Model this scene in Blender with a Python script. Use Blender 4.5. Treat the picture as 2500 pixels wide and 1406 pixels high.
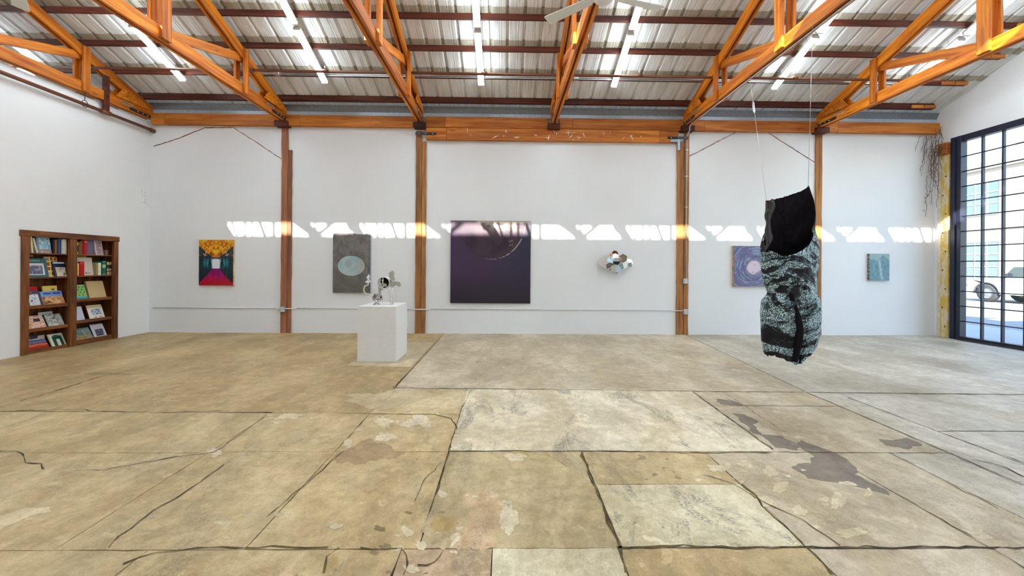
import bpy, bmesh, math, random
from mathutils import Vector, Matrix
from mathutils import noise as mn
random.seed(7)
for o in list(bpy.data.objects): bpy.data.objects.remove(o, do_unlink=True)
SC = bpy.context.scene; COL = SC.collection
V = Vector

# ------------------------------------------------------------------ camera
F = 1000.0; CX = 1250.0; HY = 650.0; CAMZ = 1.53; YAW = .016; ROLL = .007
fw = V((math.sin(YAW), math.cos(YAW), 0)); r0 = V((math.cos(YAW), -math.sin(YAW), 0)); u0 = V((0, 0, 1))
rt = r0*math.cos(ROLL)+u0*math.sin(ROLL); up = -r0*math.sin(ROLL)+u0*math.cos(ROLL)
CAM = V((0, 0, CAMZ))
cd = bpy.data.cameras.new('camera'); co = bpy.data.objects.new('camera', cd); COL.objects.link(co)
cd.sensor_width = 36; cd.lens = 36*F/2500; cd.shift_y = -(703-HY)/2500; cd.clip_start = .05; cd.clip_end = 400
co.matrix_world = Matrix(((rt.x, up.x, -fw.x, CAM.x), (rt.y, up.y, -fw.y, CAM.y), (rt.z, up.z, -fw.z, CAM.z), (0, 0, 0, 1)))
SC.camera = co
def ray(px, py): return fw+rt*((px-CX)/F)+up*((HY-py)/F)
def hit(px, py, ax, val):
    d = ray(px, py); return CAM+d*((val-CAM[ax])/d[ax])

# ------------------------------------------------------------------ light, world, exposure
SUNDIR = V((.46, 1.0, -.71)).normalized()
sd = bpy.data.lights.new('sun', 'SUN'); sd.energy = 17.0; sd.angle = math.radians(.5); sd.color = (1, .95, .86)
so = bpy.data.objects.new('sun', sd); COL.objects.link(so); so.rotation_euler = SUNDIR.to_track_quat('-Z', 'Y').to_euler(); so.location = (0, 0, 30)
w = bpy.data.worlds.new('world'); SC.world = w; w.use_nodes = True
nt = w.node_tree; bg = nt.nodes['Background']
sky = nt.nodes.new('ShaderNodeTexSky'); sky.sky_type = 'NISHITA'; sky.sun_disc = False
sky.sun_elevation = math.radians(33); sky.sun_rotation = math.atan2(-SUNDIR.x, -SUNDIR.y)
sky.air_density = 1.0; sky.dust_density = .25; sky.ozone_density = 1.2
nt.links.new(sky.outputs[0], bg.inputs[0]); bg.inputs[1].default_value = .62
vs = SC.view_settings; vs.view_transform = 'Standard'; vs.look = 'None'; vs.gamma = 1; vs.use_curve_mapping = False
vs.exposure = .80
TUBE = 30.0

# ------------------------------------------------------------------ node helpers
class X:
    """a socket with arithmetic"""
    def __init__(s, g, sock): s.g = g; s.k = sock
    def _m(s, op, o=None, c=None): return s.g.math(op, s, o, c)
    def __add__(s, o): return s._m('ADD', o)
    __radd__ = __add__
    def __sub__(s, o): return s._m('SUBTRACT', o)
    def __rsub__(s, o): return s.g.math('SUBTRACT', o, s)
    def __mul__(s, o): return s._m('MULTIPLY', o)
    __rmul__ = __mul__
    def __truediv__(s, o): return s._m('DIVIDE', o)
    def abs(s): return s._m('ABSOLUTE')
    def sin(s): return s._m('SINE')
    def pow(s, o): return s._m('POWER', o)
    def sqrt(s): return s._m('SQRT')
    def frac(s): return s._m('FRACT')
    def floor(s): return s._m('FLOOR')
    def min(s, o): return s._m('MINIMUM', o)
    def max(s, o): return s._m('MAXIMUM', o)
    def gt(s, o): return s._m('GREATER_THAN', o)
    def lt(s, o): return s._m('LESS_THAN', o)
    def step(s, a, b): return s.g.maprange(s, a, b)
class G:
    def __init__(s, name, rough=.6, metal=0.0, spec=.4):
        s.m = bpy.data.materials.new(name); s.m.use_nodes = True; s.t = s.m.node_tree
        s.b = s.t.nodes['Principled BSDF']; s.b.inputs['Roughness'].default_value = rough
        s.b.inputs['Metallic'].default_value = metal; s.b.inputs['Specular IOR Level'].default_value = spec
    def n(s, ty, **kw):
        n = s.t.nodes.new(ty)
        for k, v in kw.items(): setattr(n, k, v)
        return n
    def put(s, sock, v):
        if isinstance(v, X): s.t.links.new(v.k, sock)
        elif v is not None:
            if isinstance(v, (tuple, list)) and len(v) == 3 and sock.type == 'RGBA': v = (*v, 1)
            sock.default_value = v
    def math(s, op, a, b=None, c=None):
        n = s.n('ShaderNodeMath', operation=op); s.put(n.inputs[0], a); s.put(n.inputs[1], b)
        if c is not None: s.put(n.inputs[2], c)
        return X(s, n.outputs[0])
    def maprange(s, v, a, b):
        n = s.n('ShaderNodeMapRange', interpolation_type='SMOOTHSTEP'); s.put(n.inputs[0], v); s.put(n.inputs[1], a); s.put(n.inputs[2], b)
        return X(s, n.outputs[0])
    def coord(s, which='Object', scale=(1, 1, 1), loc=(0, 0, 0)):
        if which == 'World': o = s.n('ShaderNodeNewGeometry').outputs['Position']
        else: o = s.n('ShaderNodeTexCoord').outputs[which]
        mp = s.n('ShaderNodeMapping'); s.t.links.new(o, mp.inputs[0]); mp.inputs['Scale'].default_value = scale; mp.inputs['Location'].default_value = loc
        return X(s, mp.outputs[0])
    def xyz(s, v):
        n = s.n('ShaderNodeSeparateXYZ'); s.put(n.inputs[0], v); return [X(s, o) for o in n.outputs]
    def comb(s, x, y, z):
        n = s.n('ShaderNodeCombineXYZ')
        for i, v in enumerate((x, y, z)): s.put(n.inputs[i], v)
        return X(s, n.outputs[0])
    def noise(s, vec=None, scale=5.0, detail=4.0, rough=.55, dist=0.0, color=False):
        n = s.n('ShaderNodeTexNoise'); s.put(n.inputs['Vector'], vec) if vec else None
        n.inputs['Scale'].default_value = scale; n.inputs['Detail'].default_value = detail; n.inputs['Roughness'].default_value = rough; n.inputs['Distortion'].default_value = dist
        return X(s, n.outputs['Color' if color else 'Fac'])
    def voro(s, vec, scale, out='Distance', feature='F1'):
        n = s.n('ShaderNodeTexVoronoi', feature=feature); s.put(n.inputs['Vector'], vec); n.inputs['Scale'].default_value = scale
        return X(s, n.outputs[out])
    def mix(s, f, a, b):
        n = s.n('ShaderNodeMix', data_type='RGBA'); s.put(n.inputs[0], f); s.put(n.inputs[6], a); s.put(n.inputs[7], b); return X(s, n.outputs[2])
    def mul(s, a, b, f=1.0):
        n = s.n('ShaderNodeMix', data_type='RGBA', blend_type='MULTIPLY'); s.put(n.inputs[0], f); s.put(n.inputs[6], a); s.put(n.inputs[7], b); return X(s, n.outputs[2])
    def ramp(s, f, stops):
        n = s.n('ShaderNodeValToRGB'); s.put(n.inputs[0], f); e = n.color_ramp.elements
        while len(e) < len(stops): e.new(.5)
        for i, (p, c) in enumerate(stops): e[i].position = p; e[i].color = (*c, 1)
        return X(s, n.outputs[0])
    def rand(s): return X(s, s.n('ShaderNodeObjectInfo').outputs['Random'])
    def ocol(s): return X(s, s.n('ShaderNodeObjectInfo').outputs['Color'])
    def attr(s, name): return X(s, s.n('ShaderNodeAttribute', attribute_type='OBJECT', attribute_name=name).outputs['Fac'])
    def col(s, v): s.put(s.b.inputs['Base Color'], v); return s
    def rough(s, v): s.put(s.b.inputs['Roughness'], v); return s
    def bump(s, h, strength=.3, dist=.01):
        n = s.n('ShaderNodeBump'); n.inputs['Strength'].default_value = strength; n.inputs['Distance'].default_value = dist
        s.put(n.inputs['Height'], h); s.t.links.new(n.outputs[0], s.b.inputs['Normal']); return s
def srgb(r, g, b):
    f = lambda c: (c/255/12.92 if c/255 <= .04045 else ((c/255+.055)/1.055)**2.4)
    return (f(r), f(g), f(b))
PL = {}
def plain(name, c, rough=.6, metal=0.0, var=.12, scale=18):
    if name in PL: return PL[name]
    g = G(name, rough, metal); nz = g.noise(g.coord('Object'), scale, 3)
    g.col(g.mix(nz.step(.25, .75), tuple(x*(1-var) for x in c), tuple(min(1, x*(1+var)) for x in c)))
    PL[name] = g.m; return g.m
def wood(name, dark, light, rough=.6, knot=.5, sc=(.7, 11, 11)):
    g = G(name, rough); rn = g.rand(); oc = g.coord('Object', sc)
    n = g.n('ShaderNodeVectorMath', operation='ADD'); g.put(n.inputs[0], oc); g.put(n.inputs[1], g.comb(rn*37, rn*17, rn*53)); v = X(g, n.outputs[0])
    gr = g.noise(v, 1.6, 6, .6, .6); c = g.mix(gr.step(.3, .7), dark, light)
    big = g.noise(v, .35, 2); c = g.mul(c, g.mix(big.step(.3, .7), (.72, .66, .6), (1.1, 1.08, 1.05)))
    kv = g.n('ShaderNodeVectorMath', operation='MULTIPLY'); g.put(kv.inputs[0], v); kv.inputs[1].default_value = (2.2, .55, .55)
    kd = g.voro(X(g, kv.outputs[0]), 1.0); c = g.mix((1-kd.step(.05, .13))*knot, c, tuple(x*.12 for x in dark))
    c = g.mul(c, g.mix(rn, (.86, .82, .78), (1.08, 1.08, 1.08)))
    g.col(c).bump(gr, .25, .004); return g.m

M = {}
M['truss'] = wood('truss_timber', srgb(176, 84, 2), srgb(236, 148, 24))
M['beam'] = wood('beam_timber', srgb(174, 92, 22), srgb(216, 140, 58))
M['post'] = wood('post_timber', srgb(140, 76, 32), srgb(190, 116, 58))
M['purlin'] = wood('purlin_stained_timber', srgb(52, 18, 8), srgb(104, 44, 18), .6, .3)
M['case'] = wood('bookcase_stained_wood', srgb(82, 44, 16), srgb(146, 88, 36), .5, .4, (.8, 8, 8))
M['raw'] = wood('pale_frame_wood', srgb(196, 158, 108), srgb(226, 190, 140), .6, .1)
g = G('wall_paint', .55, spec=.3); nz = g.noise(g.coord('World'), .5, 3); n2 = g.noise(g.coord('World'), 9, 4)
c = g.mix(nz.step(.3, .7), (.80, .81, .82), (.84, .85, .86)); g.col(g.mul(c, g.mix(n2, (.975, .975, .975), (1, 1, 1)))); g.bump(n2, .05, .004); M['wall'] = g.m
M['white'] = plain('white_paint', (.82, .82, .82), .5, var=.02)
g = G('concrete', .62, spec=.35); P = g.coord('World'); wear = g.attr('wear'); tint = g.ocol()
stv = g.coord('World', (1.0, .42, 1)); n1 = g.noise(P, .9, 8, .68, .3); n2 = g.noise(stv, 2.3, 8, .72, 1.1); n3 = g.noise(P, 30, 5, .75); n4 = g.noise(stv, 1.5, 8, .72, .45); n5 = g.noise(g.coord('World', (1, 1, 1), (7, 3, 0)), 3.6, 8, .72, .8)
c = g.mul(tint, g.mix(n1.step(.3, .7), (.84, .815, .78), (1.28, 1.28, 1.30)))
c = g.mul(c, g.mix(n4.step(.38, .64), (.80, .755, .66), (1.05, 1.05, 1.04)))
c = g.mul(c, g.mix(n3.step(.3, .7), (.90, .90, .885), (1.04, 1.04, 1.04)))
n6 = g.noise(P, 8, 9, .78, .3); n7 = g.noise(P, 95, 3, .7); c = g.mul(c, g.mix(n6.step(.32, .68), (.80, .775, .72), (1.10, 1.10, 1.09))); c = g.mul(c, g.mix(n7.step(.3, .7), (.88, .875, .86), (1.07, 1.07, 1.07)))
c = g.mix((n5*.8+n6*.2).step(.575, .605)*.45, c, g.mul(tint, (1.28, 1.27, 1.25))); c = g.mix((n5*.75+n6*.25).step(.43, .40)*.36, c, g.mul(tint, (.62, .585, .52)))
fine = g.noise(g.coord('World', (.8, 1.1, 1)), 75, 5, .8); scm = n2.step(.525, .62)*fine.step(.45, .53)*wear; c = g.mix(scm*.78, c, (.135, .127, .115))
sp = g.voro(P, 7.0); spr = g.noise(P, 1.3, 2).step(.52, .7); c = g.mix((1-sp.step(.05, .09))*spr*.6, c, (.10, .075, .05))
s2 = g.voro(P, 19.0); c = g.mix((1-s2.step(.09, .15))*n2.step(.5, .6)*.5, c, (.16, .13, .09))
g.col(c).rough(.36+n1*.3+scm*.2).bump(n3*.5+n6+n7*.3+scm*.5, .35, .006); M['conc'] = g.m
g = G('crack_grime', .95); nz = g.noise(g.coord('World'), 9, 4); g.col(g.mix(nz.step(.35, .65), (.05, .036, .02), g.ocol())); M['crack'] = g.m
def metal_sheet(name, a, b):
    g = G(name, .62, .0, .25); P = g.coord('World', (3.0, .35, .35)); nz = g.noise(P, 2.4, 5, .65); n2 = g.noise(g.coord('World', (7, .6, .6)), 4, 5, .7)
    c = g.mix(nz.step(.3, .7), a, b); g.col(g.mul(c, g.mix(n2.step(.35, .7), (.82, .80, .77), (1.03, 1.03, 1.03)))); return g.m
M['sheet'] = metal_sheet('roof_sheet_metal', (.70, .70, .70), (.83, .83, .82))
M['lap'] = metal_sheet('roof_sheet_lap_brown', (.36, .32, .25), (.48, .44, .36))  # darker, browner tone for the lap strip just past each purlin
M['flash'] = plain('flashing_metal', (.22, .24, .27), .5, .3); M['flash2'] = plain('flashing_pale_metal', (.46, .56, .66), .45, .2)
M['pipe'] = plain('brown_pipe_paint', srgb(112, 62, 36), .5); M['emt'] = plain('galvanised_steel', (.55, .57, .58), .32, .8)
M['iron'] = plain('dark_iron', (.05, .045, .045), .5, .5); M['navy'] = plain('navy_frame_paint', srgb(30, 34, 52), .4, .0)
g = G('yellow_worn_paint', .6); nz = g.noise(g.coord('World', (3, 3, 1)), 2.2, 6, .7); g.col(g.mix(nz.step(.46, .54), srgb(206, 194, 162), g.mix(nz.step(.5, .75), srgb(196, 166, 84), srgb(206, 164, 44)))); M['yellow'] = g.m
M['batten'] = plain('fixture_enamel', (.75, .75, .73), .4, var=.03)
g = G('tube_glow'); g.col((1, 1, 1)); g.b.inputs['Emission Color'].default_value = (.79, .915, 1.0, 1); g.b.inputs['Emission Strength'].default_value = TUBE; M['tube'] = g.m
def glass(name, tint=(.93, .97, .97)):
    m = bpy.data.materials.new(name); m.use_nodes = True; t = m.node_tree; t.nodes.clear()
    o = t.nodes.new('ShaderNodeOutputMaterial'); a = t.nodes.new('ShaderNodeBsdfTransparent'); b = t.nodes.new('ShaderNodeBsdfGlossy'); x = t.nodes.new('ShaderNodeMixShader')
    lw = t.nodes.new('ShaderNodeLayerWeight'); lw.inputs[0].default_value = .5
    p5 = t.nodes.new('ShaderNodeMath'); p5.operation = 'POWER'; p5.inputs[1].default_value = 5; t.links.new(lw.outputs['Facing'], p5.inputs[0])
    f = t.nodes.new('ShaderNodeMath'); f.operation = 'MULTIPLY_ADD'; f.inputs[1].default_value = .9; f.inputs[2].default_value = .045; t.links.new(p5.outputs[0], f.inputs[0])
    a.inputs[0].default_value = (*tint, 1); b.inputs[1].default_value = .02; t.links.new(f.outputs[0], x.inputs[0]); t.links.new(a.outputs[0], x.inputs[1]); t.links.new(b.outputs[0], x.inputs[2]); t.links.new(x.outputs[0], o.inputs[0]); return m
M['glass'] = glass('window_glass'); M['skyglass'] = glass('skylight_glass', (.97, .97, .97))

# ------------------------------------------------------------------ object helpers
ORG = {}
def org(o): return ORG.get(o.name, V((0, 0, 0)))
def thing(name, label, cat, loc=(0, 0, 0), group=None, kind=None):
    o = bpy.data.objects.new(name, None); COL.objects.link(o); o.location = loc; o.empty_display_size = .1
    ORG[o.name] = V(loc); tag(o, label, cat, group, kind); return o
def tag(o, label=None, cat=None, group=None, kind=None):
    if label: o['label'] = label
    if cat: o['category'] = cat
    if group: o['group'] = group
    if kind: o['kind'] = kind
    return o
def link(name, me, parent=None, base=None):
    o = bpy.data.objects.new(name, me); COL.objects.link(o)
    if parent is not None: o.parent = parent; ORG[o.name] = org(parent).copy()
    else: o.location = base if base else (0, 0, 0); ORG[o.name] = V(base) if base else V((0, 0, 0))
    return o
def mesh(name, vs_, fs, mat, parent=None, base=None, smooth=False, mats=None, fm=None):
    """vertices in world space"""
    og = org(parent) if parent is not None else (V(base) if base else V((0, 0, 0)))
    me = bpy.data.meshes.new(name); me.from_pydata([tuple(V(v)-og) for v in vs_], [], fs)
    for mm in (mats or [mat]): me.materials.append(mm)
    if fm:
        for p, i in zip(me.polygons, fm): p.material_index = i
    if smooth:
        for p in me.polygons: p.use_smooth = True
    me.update(); return link(name, me, parent, base)
def bmobj(name, bm, mat, parent=None, base=None, smooth=False):
    og = org(parent) if parent is not None else (V(base) if base else V((0, 0, 0)))
    bmesh.ops.translate(bm, verts=bm.verts, vec=-og); bmesh.ops.recalc_face_normals(bm, faces=bm.faces)
    me = bpy.data.meshes.new(name); bm.to_mesh(me); bm.free(); me.materials.append(mat)
    if smooth:
        for p in me.polygons: p.use_smooth = True
    return link(name, me, parent, base)
def box(name, x0, x1, y0, y1, z0, z1, mat, parent=None, base=None, bev=0.0):
    bm = bmesh.new(); bmesh.ops.create_cube(bm, size=1)
    for v in bm.verts: v.co = V((x0+(v.co.x+.5)*(x1-x0), y0+(v.co.y+.5)*(y1-y0), z0+(v.co.z+.5)*(z1-z0)))
    if bev: bmesh.ops.bevel(bm, geom=bm.edges[:], offset=bev, segments=1, affect='EDGES')
    return bmobj(name, bm, mat, parent, base)
def plank(name, p0, p1, wid, hei, mat, parent=None, side=None, bev=.004):
    """length along local X (for the grain); wid across, hei the other way (towards z where possible)"""
    p0 = V(p0); p1 = V(p1); ax = (p1-p0); L = ax.length; ax.normalize()
    zz = V(side) if side else (V((0, 0, 1)) if abs(ax.z) < .95 else V((0, 1, 0)))
    yy = zz.cross(ax).normalized(); zz = ax.cross(yy)
    bm = bmesh.new(); bmesh.ops.create_cube(bm, size=1)
    for v in bm.verts: v.co = V((v.co.x*L, v.co.y*wid, v.co.z*hei))
    if bev: bmesh.ops.bevel(bm, geom=bm.edges[:], offset=bev, segments=1, affect='EDGES')
    me = bpy.data.meshes.new(name); bm.to_mesh(me); bm.free(); me.materials.append(mat)
    o = bpy.data.objects.new(name, me); COL.objects.link(o); c = (p0+p1)/2
    R = Matrix(((ax.x, yy.x, zz.x), (ax.y, yy.y, zz.y), (ax.z, yy.z, zz.z))).to_4x4()
    if parent is not None: o.parent = parent; c = c-org(parent)
    o.matrix_basis = Matrix.Translation(c) @ R; ORG[o.name] = (p0+p1)/2
    return o
def tube(name, pts, r, mat, parent=None, base=None, seg=8, closed=False, cap=True):
    pts = [V(p) for p in pts]; n = len(pts); rs = r if isinstance(r, (list, tuple)) else [r]*n
    vs_ = []; fs = []; prev = None
    for i, p in enumerate(pts):
        if closed: t = pts[(i+1) % n]-pts[i-1]
        else: t = pts[min(i+1, n-1)]-pts[max(i-1, 0)]
        t.normalize()
        if prev is None: a = t.orthogonal().normalized()
        else: a = (prev-t*prev.dot(t)); a = a.normalized() if a.length > 1e-6 else t.orthogonal().normalized()
        prev = a; b = t.cross(a)
        for k in range(seg):
            q = 2*math.pi*k/seg; vs_.append(p+(a*math.cos(q)+b*math.sin(q))*rs[i])
    for i in range(n if closed else n-1):
        for k in range(seg):
            j = (i+1) % n; fs.append((i*seg+k, i*seg+(k+1) % seg, j*seg+(k+1) % seg, j*seg+k))
    if not closed and cap: fs.append(tuple(range(seg))[::-1]); fs.append(tuple((n-1)*seg+k for k in range(seg)))
    return mesh(name, vs_, fs, mat, parent, base, smooth=True)
def prism(name, poly, ext, mat, parent=None, base=None, bev=0.0):
    """closed polygon (world points) extruded by a vector"""
    ext = V(ext); n = len(poly); a = [V(p) for p in poly]; bm = bmesh.new()
    v0 = [bm.verts.new(p) for p in a]; v1 = [bm.verts.new(p+ext) for p in a]
    bm.faces.new(v0); bm.faces.new(v1[::-1])
    for i in range(n): bm.faces.new((v0[i], v1[i], v1[(i+1) % n], v0[(i+1) % n]))
    return bmobj(name, bm, mat, parent, base)
def lathe(name, prof, cen, axis, mat, parent=None, base=None, seg=20, smooth=True):
    """prof: (radius, distance along axis)"""
    ax = V(axis).normalized(); a = ax.orthogonal().normalized(); b = ax.cross(a); cen = V(cen); vs_ = []; fs = []
    for r, h in prof:
        for k in range(seg): q = 2*math.pi*k/seg; vs_.append(cen+ax*h+(a*math.cos(q)+b*math.sin(q))*r)
    for i in range(len(prof)-1):
        for k in range(seg): fs.append((i*seg+k, i*seg+(k+1) % seg, (i+1)*seg+(k+1) % seg, (i+1)*seg+k))
    return mesh(name, vs_, fs, mat, parent, base, smooth)

# ------------------------------------------------------------------ dimensions
YW = 9.30; XL = -7.97; XR = 9.90; YB = -6.7; YRIDGE = 1.3; XFAR = -11.2
SL = .39
def zt(d): return 5.0+SL*min(d, 16-d) if d <= 16 else 5.0      # top of the truss top chord, d = distance from the back wall
def zs(d): return 5.115+SL*min(d, 16-d)                        # roof sheet underside
TX = [-7.93, -4.98, -1.93, 1.06, 4.08, 7.14]

# ------------------------------------------------------------------ structure: walls
def struct(o, label=None, cat=None): return tag(o, label, cat, kind='structure')
struct(box('wall_back', XFAR, XR+.2, YW, YW+.2, 0, 4.9, M['wall'], base=(0, YW, 0)), 'white painted back wall behind the row of paintings', 'wall')
struct(box('wall_rear', XFAR, XR+.2, YB-.2, YB, 0, 5.1, M['wall'], base=(0, YB, 0)), 'white wall behind the viewer', 'wall')
struct(box('wall_side_room', XFAR-.2, XFAR, YB-.2, YW+.2, 0, 8.3, M['wall'], base=(XFAR, 0, 0)), 'white end wall of the side room beyond the partition', 'wall')
BY0, BY1, BZ = 6.86, 8.53, 2.075                                # bookcase opening in the left wall
bm = bmesh.new()
def addbox(bm, x0, x1, y0, y1, z0, z1):
    r = bmesh.ops.create_cube(bm, size=1)
    for v in r['verts']: v.co = V((x0+(v.co.x+.5)*(x1-x0), y0+(v.co.y+.5)*(y1-y0), z0+(v.co.z+.5)*(z1-z0)))
TW = .34; ZP = 4.69
addbox(bm, XL-TW, XL, YB, BY0, 0, ZP); addbox(bm, XL-TW, XL, BY1, YW, 0, ZP); addbox(bm, XL-TW, XL, BY0, BY1, BZ, ZP)
struct(bmobj('wall_left', bm, M['wall'], base=(XL, 0, 0)), 'white partition wall on the left holding the bookcase', 'wall')
# right wall: gable with the steel window opening
WY0, WY1, WZ = 3.2, 8.95, 4.44
bm = bmesh.new(); ks = [YB-.2, YB, WY0-.9, WY0, WY1, YW, YW+.2]; ks = sorted(set(ks+[1.3, 5.3])); tp = lambda y: 5.1 if (y > YW or y < YB) else zs(9.3-y)+.03
for a, b in zip(ks[:-1], ks[1:]):
    lo = WZ if (a >= WY0 and b <= WY1) else 0.0
    c8 = [bm.verts.new(p) for p in ((XR, a, lo), (XR, b, lo), (XR, b, tp(b)), (XR, a, tp(a)), (XR+.2, a, lo), (XR+.2, b, lo), (XR+.2, b, tp(b)), (XR+.2, a, tp(a)))]
    for f in ((0, 1, 2, 3), (7, 6, 5, 4), (0, 4, 5, 1), (3, 2, 6, 7), (0, 3, 7, 4), (1, 5, 6, 2)): bm.faces.new([c8[k] for k in f])
struct(bmobj('wall_right', bm, M['wall'], base=(XR, 0, 0)), 'white gable wall on the right around the steel window', 'wall')

# ------------------------------------------------------------------ structure: floor slabs
floor = box('floor', XFAR, XR+.2, YB, YW, -.2, -.008, M['crack'], base=(0, 0, 0)); struct(floor, 'worn concrete slab floor with joints, cracks and plaster patches', 'floor'); floor.color = (.14, .105, .065, 1)
def slab(pts, c, wear=.2, dz=0.0, inset=.0022, name='slab'):
    """pts world (x, y), counter-clockwise; jointed by a small inset"""
    n = len(pts); P = [V((x, y)) for x, y in pts]; cc = sum(P, V((0, 0)))/n; Q = []
    for i in range(n):
        a, b, d = P[i-1], P[i], P[(i+1) % n]; e1 = (b-a).normalized(); e2 = (d-b).normalized()
        n1 = V((-e1.y, e1.x)); n2 = V((-e2.y, e2.x)); k = (n1+n2); k = k/max(.35, 1+n1.dot(n2)); Q.append(b+k*inset)
    R = []
    for i in range(n):                                            # slightly chipped edges
        a, b = Q[i], Q[(i+1) % n]; L = (b-a).length; m = max(1, min(60, int(L/.09))); nn = V((-(b-a).y, (b-a).x)).normalized()
        for k in range(m): R.append(a.lerp(b, k/m)+(nn*abs(random.gauss(0, .0028)) if k else V((0, 0))))
    m = len(R); vs_ = [(p.x, p.y, dz) for p in R]+[(p.x, p.y, -.012) for p in R]
    fs = [tuple(range(m))]+[(i, i+m, (i+1) % m+m, (i+1) % m) for i in range(m)]
    o = mesh(name, vs_, fs, M['conc'], floor); o.color = (*srgb(*c), 1); o['wear'] = wear; return o
def rect(x0, x1, y0, y1, c, wear=.2, dz=0.0): return slab([(x0, y0), (x1, y0), (x1, y1), (x0, y1)], c, wear, dz, .0006 if x1 < -1.3 else .0022)
TAN = (194, 174, 136); TAN2 = (200, 180, 140); GR = (198, 186, 165); PALE = (224, 214, 192); BRN = (182, 160, 120); COOL = (194, 188, 177)
slab([(XL-.1, 4.30), (-5.0, 4.31), (-1.38, 4.24), (-1.38, 5.1), (-1.37, YW), (XL-.1, YW)], BRN, .1)
slab([(-1.37, 5.10), (1.36, 5.06), (3.74, 5.01), (4.1, YW), (-1.37, YW)], GR, .08)
slab([(3.74, 5.01), (XR, 4.85), (XR+.1, YW), (4.1, YW)], COOL, .1)
rect(-1.39, -.46, 4.24, 5.09, TAN2, .35); rect(-1.39, -.46, 3.38, 4.24, TAN2, .4)
slab([(-.46, 3.38), (2.25, 3.38), (2.31, 5.03), (1.36, 5.06), (-.46, 5.09)], PALE, 1.0, .002)
slab([(2.31, 4.5), (3.72, 4.49), (3.74, 5.01), (2.31, 5.03)], GR, .3); slab([(2.25, 3.37), (3.2, 3.36), (3.71, 3.36), (3.72, 4.49), (2.30, 4.5)], GR, .35)
slab([(3.71, 2.9), (4.09, 2.9), (4.09, 4.98), (3.74, 5.0)], COOL, .4)
slab([(4.09, 3.81), (XR, 3.8), (XR, 4.84), (4.09, 4.98)], COOL, .4); rect(4.09, XR, 2.6, 3.8, COOL, .35)
rect(-2.4, -1.39, 3.38, 4.26, TAN, .35); rect(XL-.1, -2.4, 3.36, 4.29, TAN, .35)
rect(XL-.1, -2.4, 2.22, 3.36, TAN, .5); rect(-2.4, -1.39, 2.22, 3.38, TAN, .45); rect(-1.39, -.46, 2.22, 3.38, TAN2, .55)
rect(-.46, .64, 2.22, 3.38, (194, 178, 142), .5); rect(.64, 1.67, 2.87, 3.38, TAN2, .55); rect(.643, 1.67, 2.222, 2.868, (222, 214, 188), 1.0, .003)
slab([(1.67, 2.22), (2.67, 2.21), (2.67, 3.37), (1.67, 3.38)], GR, .35); rect(2.67, 3.2, 2.21, 3.36, GR, .4); rect(3.2, 3.71, 2.21, 3.36, COOL, .4); rect(3.71, 4.09, .4, 2.9, COOL, .3); rect(4.09, XR, .4, 2.6, COOL, .3)
rect(XL-.1, -1.9, .4, 2.22, TAN, .6); rect(-1.9, -.55, .4, 2.22, TAN2, .5); rect(-.55, -.06, .4, 2.22, (188, 166, 138), .6); rect(-.06, .62, .4, 2.22, (220, 212, 186), .9, .003); rect(.62, 1.66, .4, 2.22, TAN2, .4); rect(1.66, 3.71, .4, 2.21, GR, .4)
rect(XL-.1, XR, YB, .4, TAN, .3); rect(XFAR, XL-.1, YB, YW, TAN, .2)
slab([(-2.41, 6.26), (-1.42, 6.17), (-1.40, 8.19), (-2.38, 8.19)], (206, 192, 166), .15, .004, 0, 'slab')
# plaster chips and dark repairs: thin ragged skins traced on the floor
def ragged(pts, amp, sub):
    P = [V((x, y)) for x, y in pts]
    for _ in range(sub):
        Q = []
        for i in range(len(P)):
            a, b = P[i], P[(i+1) % len(P)]; n = V((-(b-a).y, (b-a).x)); Q += [a, (a+b)/2+n*random.uniform(-amp, amp)]
        P = Q
    return P
def patch(px, c, wear=.2, h=.002, amp=.16, sub=3, name='patch'):
    P = ragged([hit(x, y, 2, 0).xy for x, y in px], amp, sub); m = len(P)
    h = h*.45+random.uniform(0, .0005); vs_ = [(p.x, p.y, .0006+h) for p in P]+[(p.x, p.y, 0) for p in P]
    bm = bmesh.new(); t = [bm.verts.new(v) for v in vs_[:m]]; b = [bm.verts.new(v) for v in vs_[m:]]
    bm.faces.new(t)
    for i in range(m): bm.faces.new((t[i], b[i], b[(i+1) % m], t[(i+1) % m]))
    bmesh.ops.triangulate(bm, faces=[f for f in bm.faces if len(f.verts) > 4])
    o = bmobj(name, bm, M['conc'], floor); o.color = (*srgb(*c), 1); o['wear'] = wear; return o
def blob(x0, y0, x1, y1, n=30):
    sh = random.uniform(-.4, .4)*(x1-x0); k0 = random.uniform(0, 50); R = []
    for i in range(n):
        q = 2*math.pi*i/n; k = .82+.55*mn.noise(V((math.cos(q)*1.1+k0, math.sin(q)*1.1, 3)))+.35*mn.noise(V((math.cos(q)*3+k0, math.sin(q)*3, 9)))+random.uniform(-.07, .07); k = max(.3, k); b = math.sin(q)*k
        R.append(((x0+x1)/2+(x1-x0)/2*math.cos(q)*k+sh*b*.5, (y0+y1)/2+(y1-y0)/2*b))
    return R
WH = (222, 211, 186); c3 = lambda L: [(1660+.445*a, 780+.445*b) for a, b in L]
patch([(820, 1130), (838, 1100), (860, 1092), (880, 1076), (905, 1070), (920, 1082), (950, 1086), (972, 1104), (990, 1106), (950, 1122), (900, 1126), (870, 1134)], (172, 150, 116), .3, .001, .22, 3)
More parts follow.
